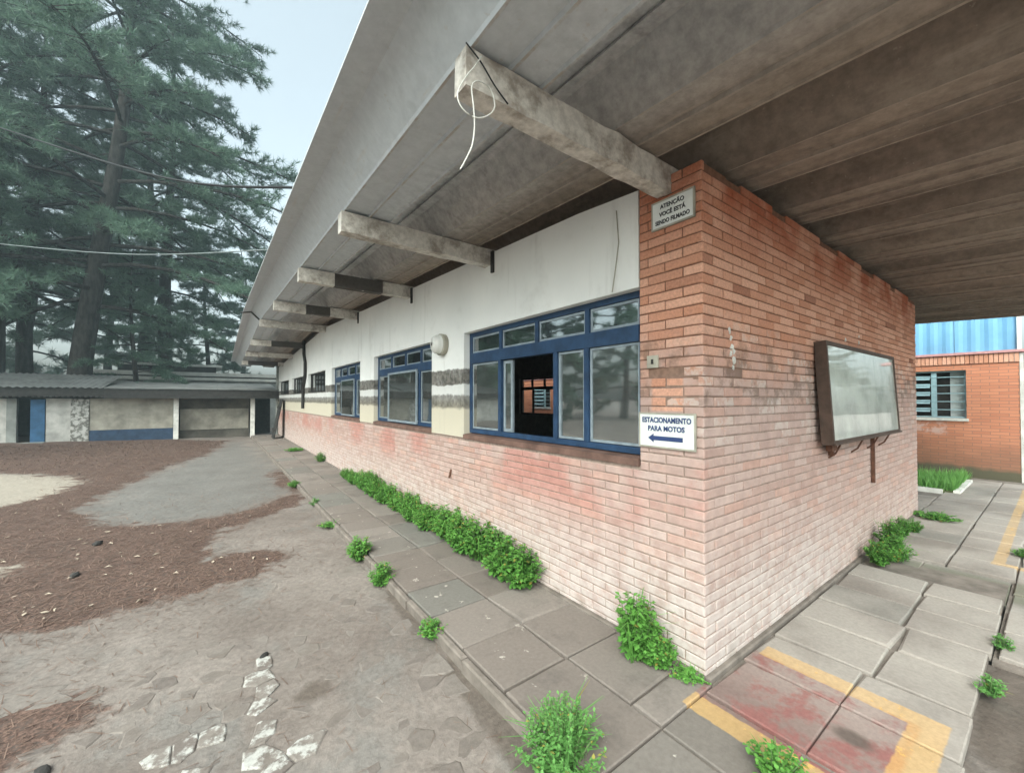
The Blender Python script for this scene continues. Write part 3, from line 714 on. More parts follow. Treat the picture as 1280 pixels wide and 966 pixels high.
MB().box(5.655, 5.70, 8.46, 8.52, 1.17, 1.88).build('mullion', M['dark'], w)
# ---- roof of long ribbed channel sheets, each its own piece
def channel(C, y0, y1, k, first=False, last=False):
    lip = .014*(k % 2)
    pr = [(C-.64, .20+lip), (C-.56, .20+lip), (C-.40, .012), (C-.393, -.006), (C-.380, -.006), (C-.372, .006), (C-.20, .004), (C-.193, -.014), (C-.178, -.014), (C-.172, .002), (C-.022, -.002), (C-.014, -.016), (C, -.016), (C+.006, .004), (C+.17, .20+lip), (C+.29, .20+lip)]
    worn = [(C-.3865, 0), (C-.1855, 0), (C-.007, 0)]
    if first: pr[0] = (C-.735, .18); pr[1] = (C-.58, .20)
    if last: pr[-1] = (C+.22, .20); pr.append((C+.222, .14))
    m = MB(); yy = [y0+(y1-y0)*i/6 for i in range(7)]; n = len(pr); th = .012
    sag = random.Random(k+int(y0)).uniform(-.006, .006)
    for y in yy:
        t = (y-y0)/(y1-y0); dz = roof_low(y)+sag*math.sin(math.pi*t)
        m.v += [(p[0], y, p[1]+dz) for p in pr]+[(p[0], y, p[1]+dz+th) for p in pr]
    for i in range(6):
        a, b = i*2*n, (i+1)*2*n
        for j in range(n-1):
            xm = (pr[j][0]+pr[j+1][0])/2; wr = 1 if any(abs(xm-q[0]) < .009 for q in worn) else 0
            m.f += [(a+j, a+j+1, b+j+1, b+j), (a+n+j+1, a+n+j, b+n+j, b+n+j+1)]; m.m += [wr, 0]
        m.f += [(a, b, b+n, a+n), (a+n-1, a+2*n-1, b+2*n-1, b+n-1)]; m.m += [0, 0]
    for a in (0, 6*2*n):
        for j in range(n-1): m.f.append((a+j, a+n+j, a+n+j+1, a+j+1))
    m.m += [0]*(len(m.f)-len(m.m))
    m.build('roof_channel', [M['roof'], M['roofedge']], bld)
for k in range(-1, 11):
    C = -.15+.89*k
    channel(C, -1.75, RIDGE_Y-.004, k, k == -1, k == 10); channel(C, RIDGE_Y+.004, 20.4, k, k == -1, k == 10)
# ridge caps
for k in range(-1, 11):
    C = -.15+.89*k; z = roof_low(RIDGE_Y)
    m = MB(); m.hexa(((C-.64,RIDGE_Y-.14,z+.20),(C+.25,RIDGE_Y-.14,z+.20),(C+.25,RIDGE_Y+.14,z+.20),(C-.64,RIDGE_Y+.14,z+.20),(C-.64,RIDGE_Y-.12,z+.25),(C+.25,RIDGE_Y-.12,z+.25),(C+.25,RIDGE_Y+.12,z+.25),(C-.64,RIDGE_Y+.12,z+.25)))
    m.build('ridge_cap', M['roof'], bld)
m = MB().tube([(-1.83, RIDGE_Y, roof_low(RIDGE_Y)+.12), (-1.62, RIDGE_Y, roof_low(RIDGE_Y)+.155), (-1.44, RIDGE_Y, roof_low(RIDGE_Y)-.02)], .02, 6); m.build('ridge_strap', M['pipe'], bld)
# ---- projecting beams
def beam(y0, y1, xa=-1.46, dark=None, lab=None):
    zt = roof_low(y0)-.015; z0 = zt-.165; m = MB(); n = 16; r_ = random.Random(int(y0*100))
    X = [xa+(.22-xa)*i/n for i in range(n+1)]
    ring = []
    for x in X:
        j = lambda: r_.uniform(-.004, .004)
        tz = .014 if abs(x+.52) < .09 and y0 < 1 else 0
        ring.append([(x, y0+j()-tz, z0+j()), (x, y1+j(), z0+j()), (x, y1+j(), zt), (x, y0+j()-tz, zt)])
    for q in ring: m.v += q
    for i in range(n):
        for a in range(4):
            b = (a+1) % 4; m.f.append((i*4+a, i*4+b, (i+1)*4+b, (i+1)*4+a)); xm = (X[i]+X[i+1])/2
            m.m.append(1 if dark and dark[0] < xm < dark[1] else 0)  # darker concrete colour over the given stretch of the beam
    m.f += [(0,3,2,1), tuple(n*4+i for i in range(4))]; m.m += [0,0]
    o = m.build('beam', [M['beam'], M['beamdark']], bld)
    if lab: o['label'] = lab
    return o
beam(.20, .30); beam(2.25, 2.36); beam(4.37, 4.48, dark=(-1.0, -.38), lab='concrete beam with a dark middle and pale ends'); beam(7.1, 7.21, dark=(-.9, -.55))
beam(10.0, 10.11); beam(13.0, 13.11, dark=(-.9,.3)); beam(15.6, 15.71); beam(18.2, 18.31, dark=(-1.2,-.2))
# cleats beside the far beams
for y in (2.20, 4.32, 7.05): MB().box(-.02, .0-.001, y-.025, y+.02, roof_low(y)-.27, roof_low(y)-.05).build('cleat', M['pipe'], bld)
# crack of rusty streak below the beam on the plaster
MB().tube([(-.004, .62, 2.93), (-.005, .60, 2.7), (-.004, .63, 2.52), (-.005, .66, 2.36)], .004, 5).build('conduit', M['signedge'], bld)
# iron hooks and stubs left in the bricks
for (p, q) in (((-.002, 3.1, .76), (-.03, 3.1, .66)), ):
    MB().tube([p, q], .012, 6).build('hook', M['rust'], bld)
MB().box(-.012, .0, .29, .37, 1.80, 1.88).build('socket_plate', M['signedge'], bld)
MB().box(-.016, -.0121, .322, .338, 1.825, 1.855).build('socket_slot', M['dark'], bld)
rs = random.Random(31)
for x0, z0, r_ in ((.315, 2.03, .022), (.335, 1.985, .018), (.345, 1.93, .024), (.33, 1.885, .016), (.37, 1.90, .02), (.375, 1.85, .022), (.36, 1.80, .014), (2.62, 2.17, .02), (3.05, 2.24, .018), (3.05, 2.18, .02)):
    m = MB(); n = 9; ring = []
    for k in range(n):
        t = 2*math.pi*k/n; q = r_*rs.uniform(.5, 1.25); ring.append((x0+q*math.cos(t)*.8, z0+q*math.sin(t)*1.2))
    m.v = [(a, .004, b) for a, b in ring]+[(x0+(a-x0)*.8, -.005, z0+(b-z0)*.8) for a, b in ring]
    for k in range(n): m.f.append((k, (k+1) % n, n+(k+1) % n, n+k)); m.m.append(0)
    m.f.append(tuple(range(n, 2*n))); m.m.append(0); m.build('mortar_patch', M['postw'], bld)

# ------------------------------------------------------------------ signs
def text_mesh(body, size, mat, name='lettering', bold=.0, extrude=.0012, xscale=1.):
    cu = bpy.data.curves.new(name, 'FONT'); cu.body = body; cu.size = size; cu.align_x = 'CENTER'; cu.align_y = 'CENTER'; cu.offset = bold; cu.extrude = extrude; cu.space_character = 1.04
    o = bpy.data.objects.new(name, cu); COL.objects.link(o)
    dg = bpy.context.evaluated_depsgraph_get(); me = bpy.data.meshes.new_from_object(o.evaluated_get(dg)); bpy.data.objects.remove(o)
    me.materials.clear(); me.materials.append(mat)
    if xscale != 1: me.transform(Matrix.Diagonal((xscale, 1, 1, 1)))
    return me
ROT = Matrix(((0,0,-1),(-1,0,0),(0,1,0))).to_4x4()     # local x -> -Y, y -> +Z, z -> -X
def sign(yc, zc, w, h, tilt, label, lines, col):
    s = thing('sign', (-.012, yc, zc), label, 'sign'); s.rotation_euler = (tilt, 0, 0)
    def add(name, me, lx, ly, lz):
        o = bpy.data.objects.new(name, me); COL.objects.link(o); o.parent = s
        o.matrix_local = Matrix.Translation((-lz, -lx, ly)) @ ROT
    mb = MB().bevbox(-w/2, w/2, -h/2, h/2, -.006, .004, .003); add('sign_panel', mb.mesh('sign_panel', M['sign']), 0, 0, 0)
    fr = MB(); t = .007
    fr.box(-w/2-.003, w/2+.003, -h/2-.004, -h/2+t, -.007, .006); fr.box(-w/2-.003, w/2+.003, h/2-t, h/2+.004, -.007, .006); fr.box(-w/2-.003, -w/2+t, -h/2+t, h/2-t, -.007, .006); fr.box(w/2-t, w/2+.003, -h/2+t, h/2-t, -.007, .006)
    add('sign_frame', fr.mesh('sign_frame', M['signedge']), 0, 0, 0)
    for body, size, dy, xs_ in lines: add('lettering', text_mesh(body, size, M[col], bold=size*.035, xscale=xs_), 0, dy, .0052)
    return s, add
s1, _ = sign(.182, 2.765, .285, .172, .0, 'small white camera warning sign high on the brick corner pier under the beam', [('ATENÇÃO', .036, .046, .92), ('VOCÊ ESTÁ', .036, -.002, .92), ('SENDO FILMADO', .036, -.050, .80)], 'black')
s2, add2 = sign(.235, 1.402, .385, .215, .0, 'white parking sign for motorbikes with a navy arrow at sill height', [('ESTACIONAMENTO', .046, .063, .80), ('PARA MOTOS', .044, .010, .90)], 'navy')
ar = MB(); ar.v = [(-.125,-.050,0),(-.085,-.022,0),(-.085,-.036,0),(.115,-.036,0),(.115,-.064,0),(-.085,-.064,0),(-.085,-.078,0)]
ar.v += [(x, y, .0012) for x, y, z in ar.v]; ar.f = [(6,5,4,3,2,1,0)[::-1], tuple(range(7, 14))[::-1]]+[(i, (i+1) % 7, 7+(i+1) % 7, 7+i) for i in range(7)]; ar.m = [0]*9
add2('arrow', ar.mesh('arrow', M['navy']), 0, 0, .0045)

# ------------------------------------------------------------------ notice board on the front wall
nb = thing('notice_board', (2.9, -.05, 1.22), 'glazed notice board in a dark frame fixed to the washed brick front', 'notice board')
nb.rotation_euler = (R(-3.2), 0, 0)
def local(name, mb, mat, parent, **p):
    o = bpy.data.objects.new(name, mb.mesh(name, mat)); COL.objects.link(o); o.parent = parent
    for k, v in p.items(): o[k] = v
    return o
w2, h, d = 1.14, .86, .085; t = .032; fb = MB()
fb.box(-w2, w2, -d, 0, 0, t); fb.box(-w2, w2, -d, 0, h-t, h); fb.box(-w2, -w2+t, -d, 0, t, h-t); fb.box(w2-t, w2, -d, 0, t, h-t)
local('board_frame', fb, M['boardframe'], nb)
local('back_panel', MB().box(-w2+t, w2-t, -.03, -.012, t, h-t), M['pin'], nb)
for a, b in ((-w2+t+.001, .30), (.304, w2-t-.001)):
    local('pane', MB().box(a, b, -d+.010, -d+.016, t+.001, h-t-.001), M['boardglass'], nb)
local('rail', MB().box(-w2-.01, w2+.01, -d-.012, -d-.001, -.002, .016), M['boardframe'], nb)
for x in (2.10, 2.75, 3.3, 3.75):
    MB().tube([(x, -.0, 1.08), (x, -.05, 1.12), (x-.05, -.10, 1.215)], .008, 5).build('bracket', M['rust'], nb)
MB().box(1.93, 2.06, -.075, -.03, 1.155, 1.215).build('bracket', M['rust'], nb)
MB().box(2.09, 2.12, -.04, -.001, 1.10, 1.20).build('bracket', M['rust'], nb)
MB().box(3.43, 3.46, -.032, -.002, .70, 1.21).build('bracket_post', M['rust'], nb)
for o in list(nb.children):
    if o.name.startswith('bracket'): o.matrix_parent_inverse = (Matrix.Translation(nb.location) @ nb.rotation_euler.to_matrix().to_4x4()).inverted()

# ------------------------------------------------------------------ bulkhead lamp, downpipe, loose wire, leaning door
lamp = thing('wall_lamp', (0, 3.30, 2.27), 'round white bulkhead lamp on the plaster pier between the blue windows', 'lamp')
m = MB()
for i in range(6):
    pass
def disc(x, r, n=20): return [(x, 3.30+r*math.cos(2*math.pi*k/n), 2.27+r*math.sin(2*math.pi*k/n)) for k in range(n)]
def lathe(prof):
    m = MB(); n = 20
    for x, r in prof: m.v += disc(x, r)
    for i in range(len(prof)-1):
        for k in range(n): m.f.append((i*n+k, i*n+(k+1) % n, (i+1)*n+(k+1) % n, (i+1)*n+k))
    m.f.append(tuple(range(n))); m.f.append(tuple((len(prof)-1)*n+k for k in range(n))[::-1]); m.m = [0]*len(m.f); return m
lathe([(0, .13), (-.06, .135), (-.07, .12)]).build('lamp_base', M['signedge'], lamp, smooth=False)
lathe([(-.071, .118), (-.11, .114), (-.14, .095), (-.158, .06), (-.165, .02)]).build('lamp_dome', M['lamp'], lamp, smooth=True)
dp = MB().tube([(-.05, 12.98, roof_low(12.98)+.05), (-.05, 12.95, 3.02), (-.05, 12.72, 2.75), (-.05, 12.72, 2.35), (-.05, 13.05, 1.95), (-.05, 13.1, 1.3)], .045, 8).build('downpipe', M['pipe'])
tag(dp, 'kinked black downpipe on the white plaster beside the small barred windows', 'pipe')
wpts = [(-1.40,.18,3.02),(-1.44,.165,2.95),(-1.485,.16,2.88),(-1.52,.165,2.80),(-1.50,.16,2.745),(-1.44,.16,2.735),(-1.38,.165,2.77),(-1.34,.17,2.83),(-1.36,.175,2.90),(-1.42,.17,2.90),(-1.455,.165,2.86),(-1.45,.16,2.78),(-1.445,.16,2.70),(-1.455,.16,2.62),(-1.48,.16,2.56),(-1.51,.16,2.50)]
def smooth_pts(p, n=4):
    p = [Vector(q) for q in p]; out = []
    for i in range(len(p)-1):
        a, b, c, d = p[max(i-1,0)], p[i], p[i+1], p[min(i+2, len(p)-1)]
        for k in range(n):
            t = k/n; out.append(.5*((2*b)+(c-a)*t+(2*a-5*b+4*c-d)*t*t+(3*b-a-3*c+d)*t**3))
    return out+[p[-1]]
tag(MB().tube(smooth_pts(wpts), .003, 6).build('loose_wire', M['wire'], smooth=True), 'pale loose wire looped at the end of the front concrete beam', 'wire')
tag(MB().tube(smooth_pts([(-1.468,.19,3.05),(-1.40,.185,3.0),(-1.33,.183,2.93),(-1.26,.186,2.885)]), .0035, 5).build('black_wire', M['cable'], smooth=True), 'short black wire lying across the face of the front concrete beam', 'wire')
ld = thing('leaning_door', (-.2, 17.6, YARD), 'dark weathered old door leaning against the far end of the long wall', 'door')
lm = MB()
for i in range(4):
    y0 = 17.45+i*.2
    MB().hexa(((-.42,y0,-.02),(-.38,y0,-.03),(-.38,y0+.19,-.03),(-.42,y0+.19,-.02),(-.12,y0,1.6),(-.08,y0,1.59),(-.08,y0+.19,1.59),(-.12,y0+.19,1.6))).build('plank', M['dark'], ld)
for zz in (.35, 1.25):
    x = -.43+.3*zz/1.6; MB().box(x-.02, x+.012, 17.47, 18.23, zz-.05, zz+.05).build('rail', M['dark'], ld)

# ------------------------------------------------------------------ overhead cables
def ray_pt(px, py, t):
    f = Vector((math.sin(.6331)*math.cos(.01576), math.cos(.6331)*math.cos(.01576), math.sin(.01576))); u = rtv.cross(f)
    return CAM+(f+(px-640)/503.7*rtv-(py-490.7)/503.7*u)*t
def cable(end, m, a, rad, mat, label):
    p = [Vector(end), ray_pt(*m), ray_pt(*a)]; d = p[2]-p[1]
    p += [p[2]+d*1.6+Vector((0, 0, .12)), p[2]+d*7+Vector((0, 0, 1.6))]
    bm_ = MB().tube(smooth_pts(p, 10), rad, 6); bm_.box(end[0]-.03, end[0]+.03, end[1]-.02, end[1]+.02, end[2]-.03, end[2]+.03)
    tag(bm_.build('overhead_cable', mat, smooth=True), label, 'cable')
cable((-1.72, 2.62, roof_low(2.62)+.23), (200, 221, 4.7), (0, 160, 6.6), .012, M['cable'], 'thick dark overhead cable sagging across the pines, higher of the two')
cable((-1.72, 4.7, roof_low(4.7)+.23), (165, 318, 6.4), (0, 305, 7.8), .008, M['palecable'], 'thin grey overhead cable crossing the trunks, lower of the two')

# ------------------------------------------------------------------ shed across the end of the yard
shed = thing('shed', (-4.5, 20.5, 0), 'low run-down shed with a blue door and open bays across the yard end', 'shed')
Y0 = 20.0
def sbox(name, x0, x1, z0, z1, mat, y0=Y0, y1=Y0+.18, lab=None):
    o = MB().box(x0, x1, y0, y1, z0, z1).build(name, mat, shed)
    if lab: o['label'] = lab
    return o
sbox('wall', -13.5, -8.02, -.1, 1.62, M['offwhite']); sbox('post', -8.015, -7.79, -.1, 1.62, M['greyband'], Y0-.04, Y0+.14)
sbox('wall', -7.12, -6.52, .0, 1.62, M['offwhite'])
sbox('wall', -6.515, -6.05, -.1, 1.6, M['mottle'], Y0-.03, Y0+.15, 'mottled peeling wall panel')
sbox('wall', -6.04, -3.68, .44, 1.62, M['beige']); sbox('skirting', -6.04, -3.66, -.1, .437, M['bluewall'], Y0-.012, Y0+.17)
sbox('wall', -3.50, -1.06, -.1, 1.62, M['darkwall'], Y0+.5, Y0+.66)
sbox('wall', -3.48, -1.1, .30, 1.18, M['beige'], Y0+.46, Y0+.498)
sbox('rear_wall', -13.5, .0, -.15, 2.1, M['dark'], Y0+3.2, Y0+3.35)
sbox('post', -3.66, -3.50, -.1, 1.66, M['postw'], Y0-.05, Y0+.1); sbox('post', -1.05, -.89, -.1, 1.66, M['postw'], Y0-.05, Y0+.1)
dr = MB().box(-7.44, -7.14, -.02, 1.6, 0, 0).v
MB().hexa(((-7.46,Y0-.1,-.05),(-7.14,Y0-.02,-.05),(-7.14,Y0+.02,-.05),(-7.46,Y0-.06,-.05),(-7.46,Y0-.1,1.58),(-7.14,Y0-.02,1.58),(-7.14,Y0+.02,1.58),(-7.46,Y0-.06,1.58))).build('door', M['bluedoor'], shed)
sbox('step', -7.85, -7.1, -.1, .1, M['greyband'], Y0-.35, Y0-.05)
sbox('fascia', -13.5, -5.6, 1.70, 1.98, M['dark'], Y0-.42, Y0-.34); sbox('fascia', -5.6, .0, 1.62, 1.96, M['dark'], Y0-.46, Y0-.38)
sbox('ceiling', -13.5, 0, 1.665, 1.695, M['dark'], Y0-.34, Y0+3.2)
# roof sheets with corrugated edges showing under the fascia
nsh = 14
for i in range(nsh):
    x0 = -13.5+i*(7.9/nsh); x1 = x0+7.9/nsh-.004; m = MB(); n = 12
    for j in range(n+1):
        x = x0+(x1-x0)*j/n; zz = .022*math.cos(j/n*2*math.pi*3)
        m.v += [(x, Y0-.48, 2.0+zz), (x, Y0+3.4, 2.62+zz), (x, Y0-.48, 2.014+zz), (x, Y0+3.4, 2.634+zz)]
    for j in range(n):
        a, b = j*4, j*4+4; m.f += [(a,b,b+1,a+1),(a+2,a+3,b+3,b+2),(a,a+2,b+2,b),(a+1,b+1,b+3,a+3)]
    m.m = [0]*len(m.f); m.build('roof_sheet', M['tile'], shed)
    m = MB()
    for j in range(4):
        x = x0+(x1-x0)*(j+.5)/4; m.tube([(x, Y0-.34, 1.685), (x, Y0-.10, 1.70)], .035, 6)
    m.build('tile_end', M['greyband'], shed, kind='stuff')
for i in range(5):
    x0 = -5.59+i*1.118; MB().hexa(((x0,Y0-.5,1.98),(x0+1.11,Y0-.5,1.98),(x0+1.11,Y0+3.4,2.34),(x0,Y0+3.4,2.34),(x0,Y0-.5,2.02),(x0+1.11,Y0-.5,2.02),(x0+1.11,Y0+3.4,2.38),(x0,Y0+3.4,2.38))).build('roof_sheet', M['tile'], shed)
tag(MB().tube([(-.06, 19.75, -.15), (-.05, 19.75, 3.2)], .05, 8).build('metal_pole', M['greyband']), 'grey metal pole between the shed and the far end of the brick building', 'pole')
# distant flat-roofed building behind
wh = thing('flat_roofed_building', (-4, 29, 0), 'pale flat roofed building with banded parapet behind the shed', 'building')
MB().box(-7.6, 1.6, 27, 33, -.2, 2.62).build('wall', M['greyband'], wh)
MB().box(-7.8, 1.8, 26.8, 33.2, 2.62, 2.78).build('band', M['warm'], wh); MB().box(-7.6, 1.6, 26.95, 33.0, 2.78, 2.86).build('band', M['dark'], wh)
MB().box(-7.8, 1.8, 26.8, 33.2, 2.86, 3.06).build('band', M['warm'], wh); MB().box(-6.6, -2.3, 29, 32, 3.06, 3.5).build('roof_house', M['dark'], wh)
MB().box(-7.0, -2.0, 28.8, 32.2, 3.5, 3.62).build('roof', M['warm'], wh)
for i in range(5): MB().box(-7+i*1.7, -6.2+i*1.7, 26.98, 27.05, 1.9, 2.4).build('window', M['glass'], wh)

# ------------------------------------------------------------------ orange brick building opposite
rb = thing('brick_annex', (12.5, 8, 0), 'orange brick annex with louvred window and sky blue cladding above', 'building')
XR = 10.4; m = MB(); cuts = [-.75, -.05, 1.55, 13.0, 14.3, 20.0]
for a, b in zip(cuts[:-1], cuts[1:]):
    if a in (-.05, 13.0): m.box(XR, XR+.2, a, b, -.12, 1.19); m.box(XR, XR+.2, a, b, 2.21, 2.33)
    else: m.box(XR, XR+.2, a, b, -.12, 2.33)
m.box(XR+.2, XR+6, -.75, -.55, -.12, 2.33)
m.build('wall', M['farbrick'], rb)
yy = -.75
mm = MB().bevbox(-.055, .055, -.09, .09, 0, .1, .004)
sm = MB(); sm.box(-.025, .12, -.028, .028, 0, .185); smm = sm.mesh('brick', M['brick'])
while yy < 1.6:      # soldier course under the coping
    o = link('brick', smm, rb); o.location = (XR, yy+.03, 2.335); o.matrix_parent_inverse = Matrix.Translation(-Vector(rb.location)); yy += .065
MB().box(XR-.02, XR+.2, 1.6, 20, 2.335, 2.52).build('cornice', M['farbrick'], rb)
MB().box(XR-.06, XR+.3, -1.4, 20, 2.525, 2.575).build('coping', M['coping'], rb)
MB().box(XR-.01, XR+.22, -.80, -.752, -.12, 2.50).build('corner_pilaster', M['postw'], rb)
yy = -.72; i = 0
while yy < 20:
    m = MB(); w = .84; n = 14
    for j in range(n+1):
        y = yy+(w-.006)*j/n; dx = .018*(1 if (j % 4) in (1, 2) else 0)
        m.v += [(XR+.10-dx, y, 2.577), (XR+.10-dx, y, 4.2)]
    for j in range(n): m.f.append((j*2, j*2+1, j*2+3, j*2+2))
    m.m = [0]*len(m.f); m.build('cladding_sheet', M['clad'], rb); yy += w
MB().box(XR+.03, XR+.14, -.78, -.725, 2.577, 4.2).build('edge_trim', M['postw'], rb)
MB().box(XR+.14, XR+6, -.7, 20, 4.0, 4.12).build('roof', M['tile'], rb)
MB().box(XR+.6, XR+.7, -.5, 20, -.1, 4.0).build('inner_wall', M['room'], rb)
for (a, b) in ((-.05, 1.55), (13.0, 14.3)):
    f = MB(); f.box(XR+.06, XR+.11, a, b, 1.19, 1.225); f.box(XR+.06, XR+.11, a, b, 2.175, 2.21); f.box(XR+.06, XR+.11, a, a+.035, 1.225, 2.175); f.box(XR+.06, XR+.11, b-.035, b, 1.225, 2.175)
    w = f.build('window', M['sash'], rb)
    MB().box(XR-.03, XR+.2, a-.03, b+.03, 1.135, 1.187).build('sill', M['postw'], w)
    MB().box(XR+.05, XR+.115, a+.44, a+.52, 1.225, 2.175).build('mullion', M['sash'], w)
    MB().box(XR+.20, XR+.22, a+.03, a+.25, 1.225, 2.175).build('curtain', M['curtain'], w)
    MB().box(XR+.25, XR+.27, a, b, 1.2, 2.2).build('dark_room', M['dark'], w)
    for k in range(5):
        zz = 1.37+k*.175
        MB().box(XR+.04, XR+.058, a+.03, b-.03, zz-.008, zz+.008).build('bar', M['sash'], w)
        MB().hexa(((XR+.03,a+.54,zz-.05),(XR+.036,a+.54,zz-.05),(XR+.036,b-.04,zz-.05),(XR+.03,b-.04,zz-.05),(XR+.10,a+.54,zz+.04),(XR+.106,a+.54,zz+.04),(XR+.106,b-.04,zz+.04),(XR+.10,b-.04,zz+.04))).build('louvre', M['sash'], w)
# grass plot with kerb before it
MB().box(7.75, 7.83, .0, 12, -.1, .05).build('plot_edging', M['postw'], kind='structure'); MB().box(7.835, 9.45, -.2, -.12, -.1, .045).build('plot_edging', M['postw'], kind='structure')
MB().box(7.83, XR, -.12, 12, -.12, .03).build('soil', M['moss'], kind='structure')
rg = np.random.RandomState(8); n = 9000
gx = rg.uniform(7.85, 9.9, n); gy = rg.uniform(-.12, 5, n)**1.0; gy = -.12+5.1*rg.rand(n)**1.6; keep = gx < 9.6-.25*np.sin(gy*3)+rg.rand(n)*.4; gx, gy = gx[keep], gy[keep]; n = len(gx)
h = rg.uniform(.06, .24, n); a = rg.uniform(0, 6.28, n); w = rg.uniform(.006, .014, n); ln = rg.uniform(.02, .12, n)
b0 = np.stack([gx-np.cos(a)*w, gy-np.sin(a)*w, np.full(n, .02)], -1); b1 = np.stack([gx+np.cos(a)*w, gy+np.sin(a)*w, np.full(n, .02)], -1)
tp = np.stack([gx+np.sin(a)*ln, gy-np.cos(a)*ln, .02+h], -1)
link('grass', np_mesh('grass', np.stack([b0, b1, tp], 1).reshape(-1, 3), np.arange(n*3).reshape(-1, 3), M['grass'], rg.rand(n)), kind='stuff')

# ------------------------------------------------------------------ weeds
def weed_meshes(seed, R_, H, nst, nlf, leaf, droop=.3, flat=False, mat='weed', aspect=.42):
    r = np.random.RandomState(seed); V, rn = [], []; sm = MB()
    for s_ in range(nst):
        az = r.uniform(0, 6.28); k = r.rand()**.6; rad = R_*k; h = H*(1-.55*k*k)*r.uniform(.7, 1.05)
        if flat: h *= .5
        tip = np.array([math.cos(az)*rad, math.sin(az)*rad, h]); base = np.array([math.cos(az)*rad*.22, math.sin(az)*rad*.22, -.01])
        mid = base*.45+tip*.55+np.array([0, 0, h*.08])
        pts = [base, base*.5+mid*.5+np.array([0,0,h*.03]), mid, tip]
        sm.tube([tuple(p) for p in pts], [.005, .004, .003, .0015], 4)
        for q in range(nlf):
            t = .12+.88*(q+r.rand())/nlf
            p = (1-t)**2*base+2*t*(1-t)*mid+t*t*tip; aa = r.uniform(0, 6.28); el = r.uniform(-.25, .85)
            d = np.array([math.cos(aa)*math.cos(el), math.sin(aa)*math.cos(el), math.sin(el)]); sd_ = np.cross(d, [0,0,1]); sd_ /= np.linalg.norm(sd_)+1e-6
            up = np.cross(sd_, d); l = leaf*r.uniform(.6, 1.25)*(1.1-.45*t); w = l*aspect; p = p+d*l*.15
            m1 = p+d*l*.5-up*l*.08; e = p+d*l-up*l*droop
            V += [p, m1+sd_*w+up*w*.35, e, m1-sd_*w+up*w*.35]; c = min(1, max(0, .25+.6*t*r.uniform(.5, 1.2))); rn.append(c)
    for q in range(int(10+nst*.25)):
        az = r.uniform(0, 6.28); b_ = np.array([math.cos(az), math.sin(az), 0])*R_*.5*r.rand(); sd_ = np.array([-math.sin(az), math.cos(az), 0])*.0032
        o_ = np.array([math.cos(az), math.sin(az), 0]); l = H*r.uniform(.6, 1.15); lean = r.uniform(.2, .9)
        m1 = b_+o_*l*lean*.35+np.array([0, 0, l*.6]); e = b_+o_*l*lean+np.array([0, 0, l*(.95-.5*lean)])
        V += [b_-sd_, b_+sd_, m1+sd_, m1-sd_, m1-sd_, m1+sd_, e+sd_*.15, e-sd_*.15]; c = .94/37.7+r.randint(1, 36)/37.7 if r.rand() < .45 else r.rand(); rn += [c, c]
    V = np.array(V); V[:, 2] = np.maximum(V[:, 2], .002)
    return np_mesh('weed_foliage', V, np.arange(len(V)).reshape(-1, 4), M[mat], rn), sm.mesh('weed_stem', M['stem'])
WM = {'bush': weed_meshes(1, .19, .36, 46, 26, .046), 'bush2': weed_meshes(2, .21, .33, 44, 25, .046), 'tall': weed_meshes(3, .17, .42, 40, 26, .05),
      'feather': weed_meshes(4, .20, .30, 90, 42, .024, .15, mat='weedpale', aspect=.3), 'low': weed_meshes(5, .17, .16, 34, 20, .034, mat='weed'),
      'flat': weed_meshes(6, .28, .16, 34, 18, .05, flat=True), 'sprig': weed_meshes(7, .08, .09, 14, 10, .026, mat='weedpale')}
def weed(kind, x, y, z, s, label, group=None, sx=1., sy=1., sz=1.):
    w = thing('weed', (x, y, z), label, 'weed', group); w.rotation_euler = (0, 0, random.uniform(0, 6.28)); w.scale = (s*sx, s*sy, s*sz)
    for nm, me in zip(('foliage', 'stem'), WM[kind]):
        o = bpy.data.objects.new(nm, me); COL.objects.link(o); o.parent = w
    return w
G1 = 'weeds in the dense row along the foot of the long wall'
ORD = 'first second third fourth fifth sixth seventh eighth ninth tenth eleventh twelfth thirteenth fourteenth fifteenth sixteenth seventeenth eighteenth nineteenth twentieth twenty-first twenty-second twenty-third twenty-fourth twenty-fifth twenty-sixth twenty-seventh twenty-eighth twenty-ninth thirtieth thirty-first'.split()
yy = 1.55; i = 0
rs = random.Random(9)
while yy < 7.5:
    s = rs.uniform(.82, 1.12)*(1.1 if yy < 3.2 else .92 if yy < 6.3 else .72)
    weed(rs.choice(['bush', 'bush2', 'tall']), -.145+rs.uniform(-.03, .03), yy, .004, s, 'weed in the dense row along the long wall, %s counting from the brick corner' % ORD[i], G1)
    yy += rs.uniform(.19, .27); i += 1
weed('tall', -.17, .36, .004, 1.0, 'tall bright weed bush against the wall closest to the brick corner')
weed('bush', -.12, .22, .004, .6, 'smaller weed tuft between the tall weed bush and the brick corner')
weed('flat', -.06, .06, .004, .42, 'low creeping weed trailing round the foot of the brick corner')
weed('bush2', -.12, 10.0, .004, .75, 'lone weed against the long wall beyond the dense row')
weed('flat', -.32, 12.8, .004, 1.1, 'spreading weed on the pavement near the leaning dark door')
weed('feather', -1.02, .10, -.07, 1.12, 'large feathery bright green weed bushing over the kerb end')
weed('low', -1.03, 1.42, -.06, .72, 'small round weed on the kerb stones between bare stretches of kerb')
weed('bush2', -1.05, 2.42, -.07, .62, 'weed on the kerb with pale trailing stalk, nearer of the pair')
weed('bush', -1.06, 3.12, -.07, .75, 'thick round weed on the kerb, farther of the pair')
weed('flat', -1.04, 4.45, -.06, .62, 'spiky flat weed on the kerb beyond the pair of kerb weeds')
weed('sprig', -1.02, 5.7, -.05, 1.3, 'wispy weed where the needle drift meets the kerb')
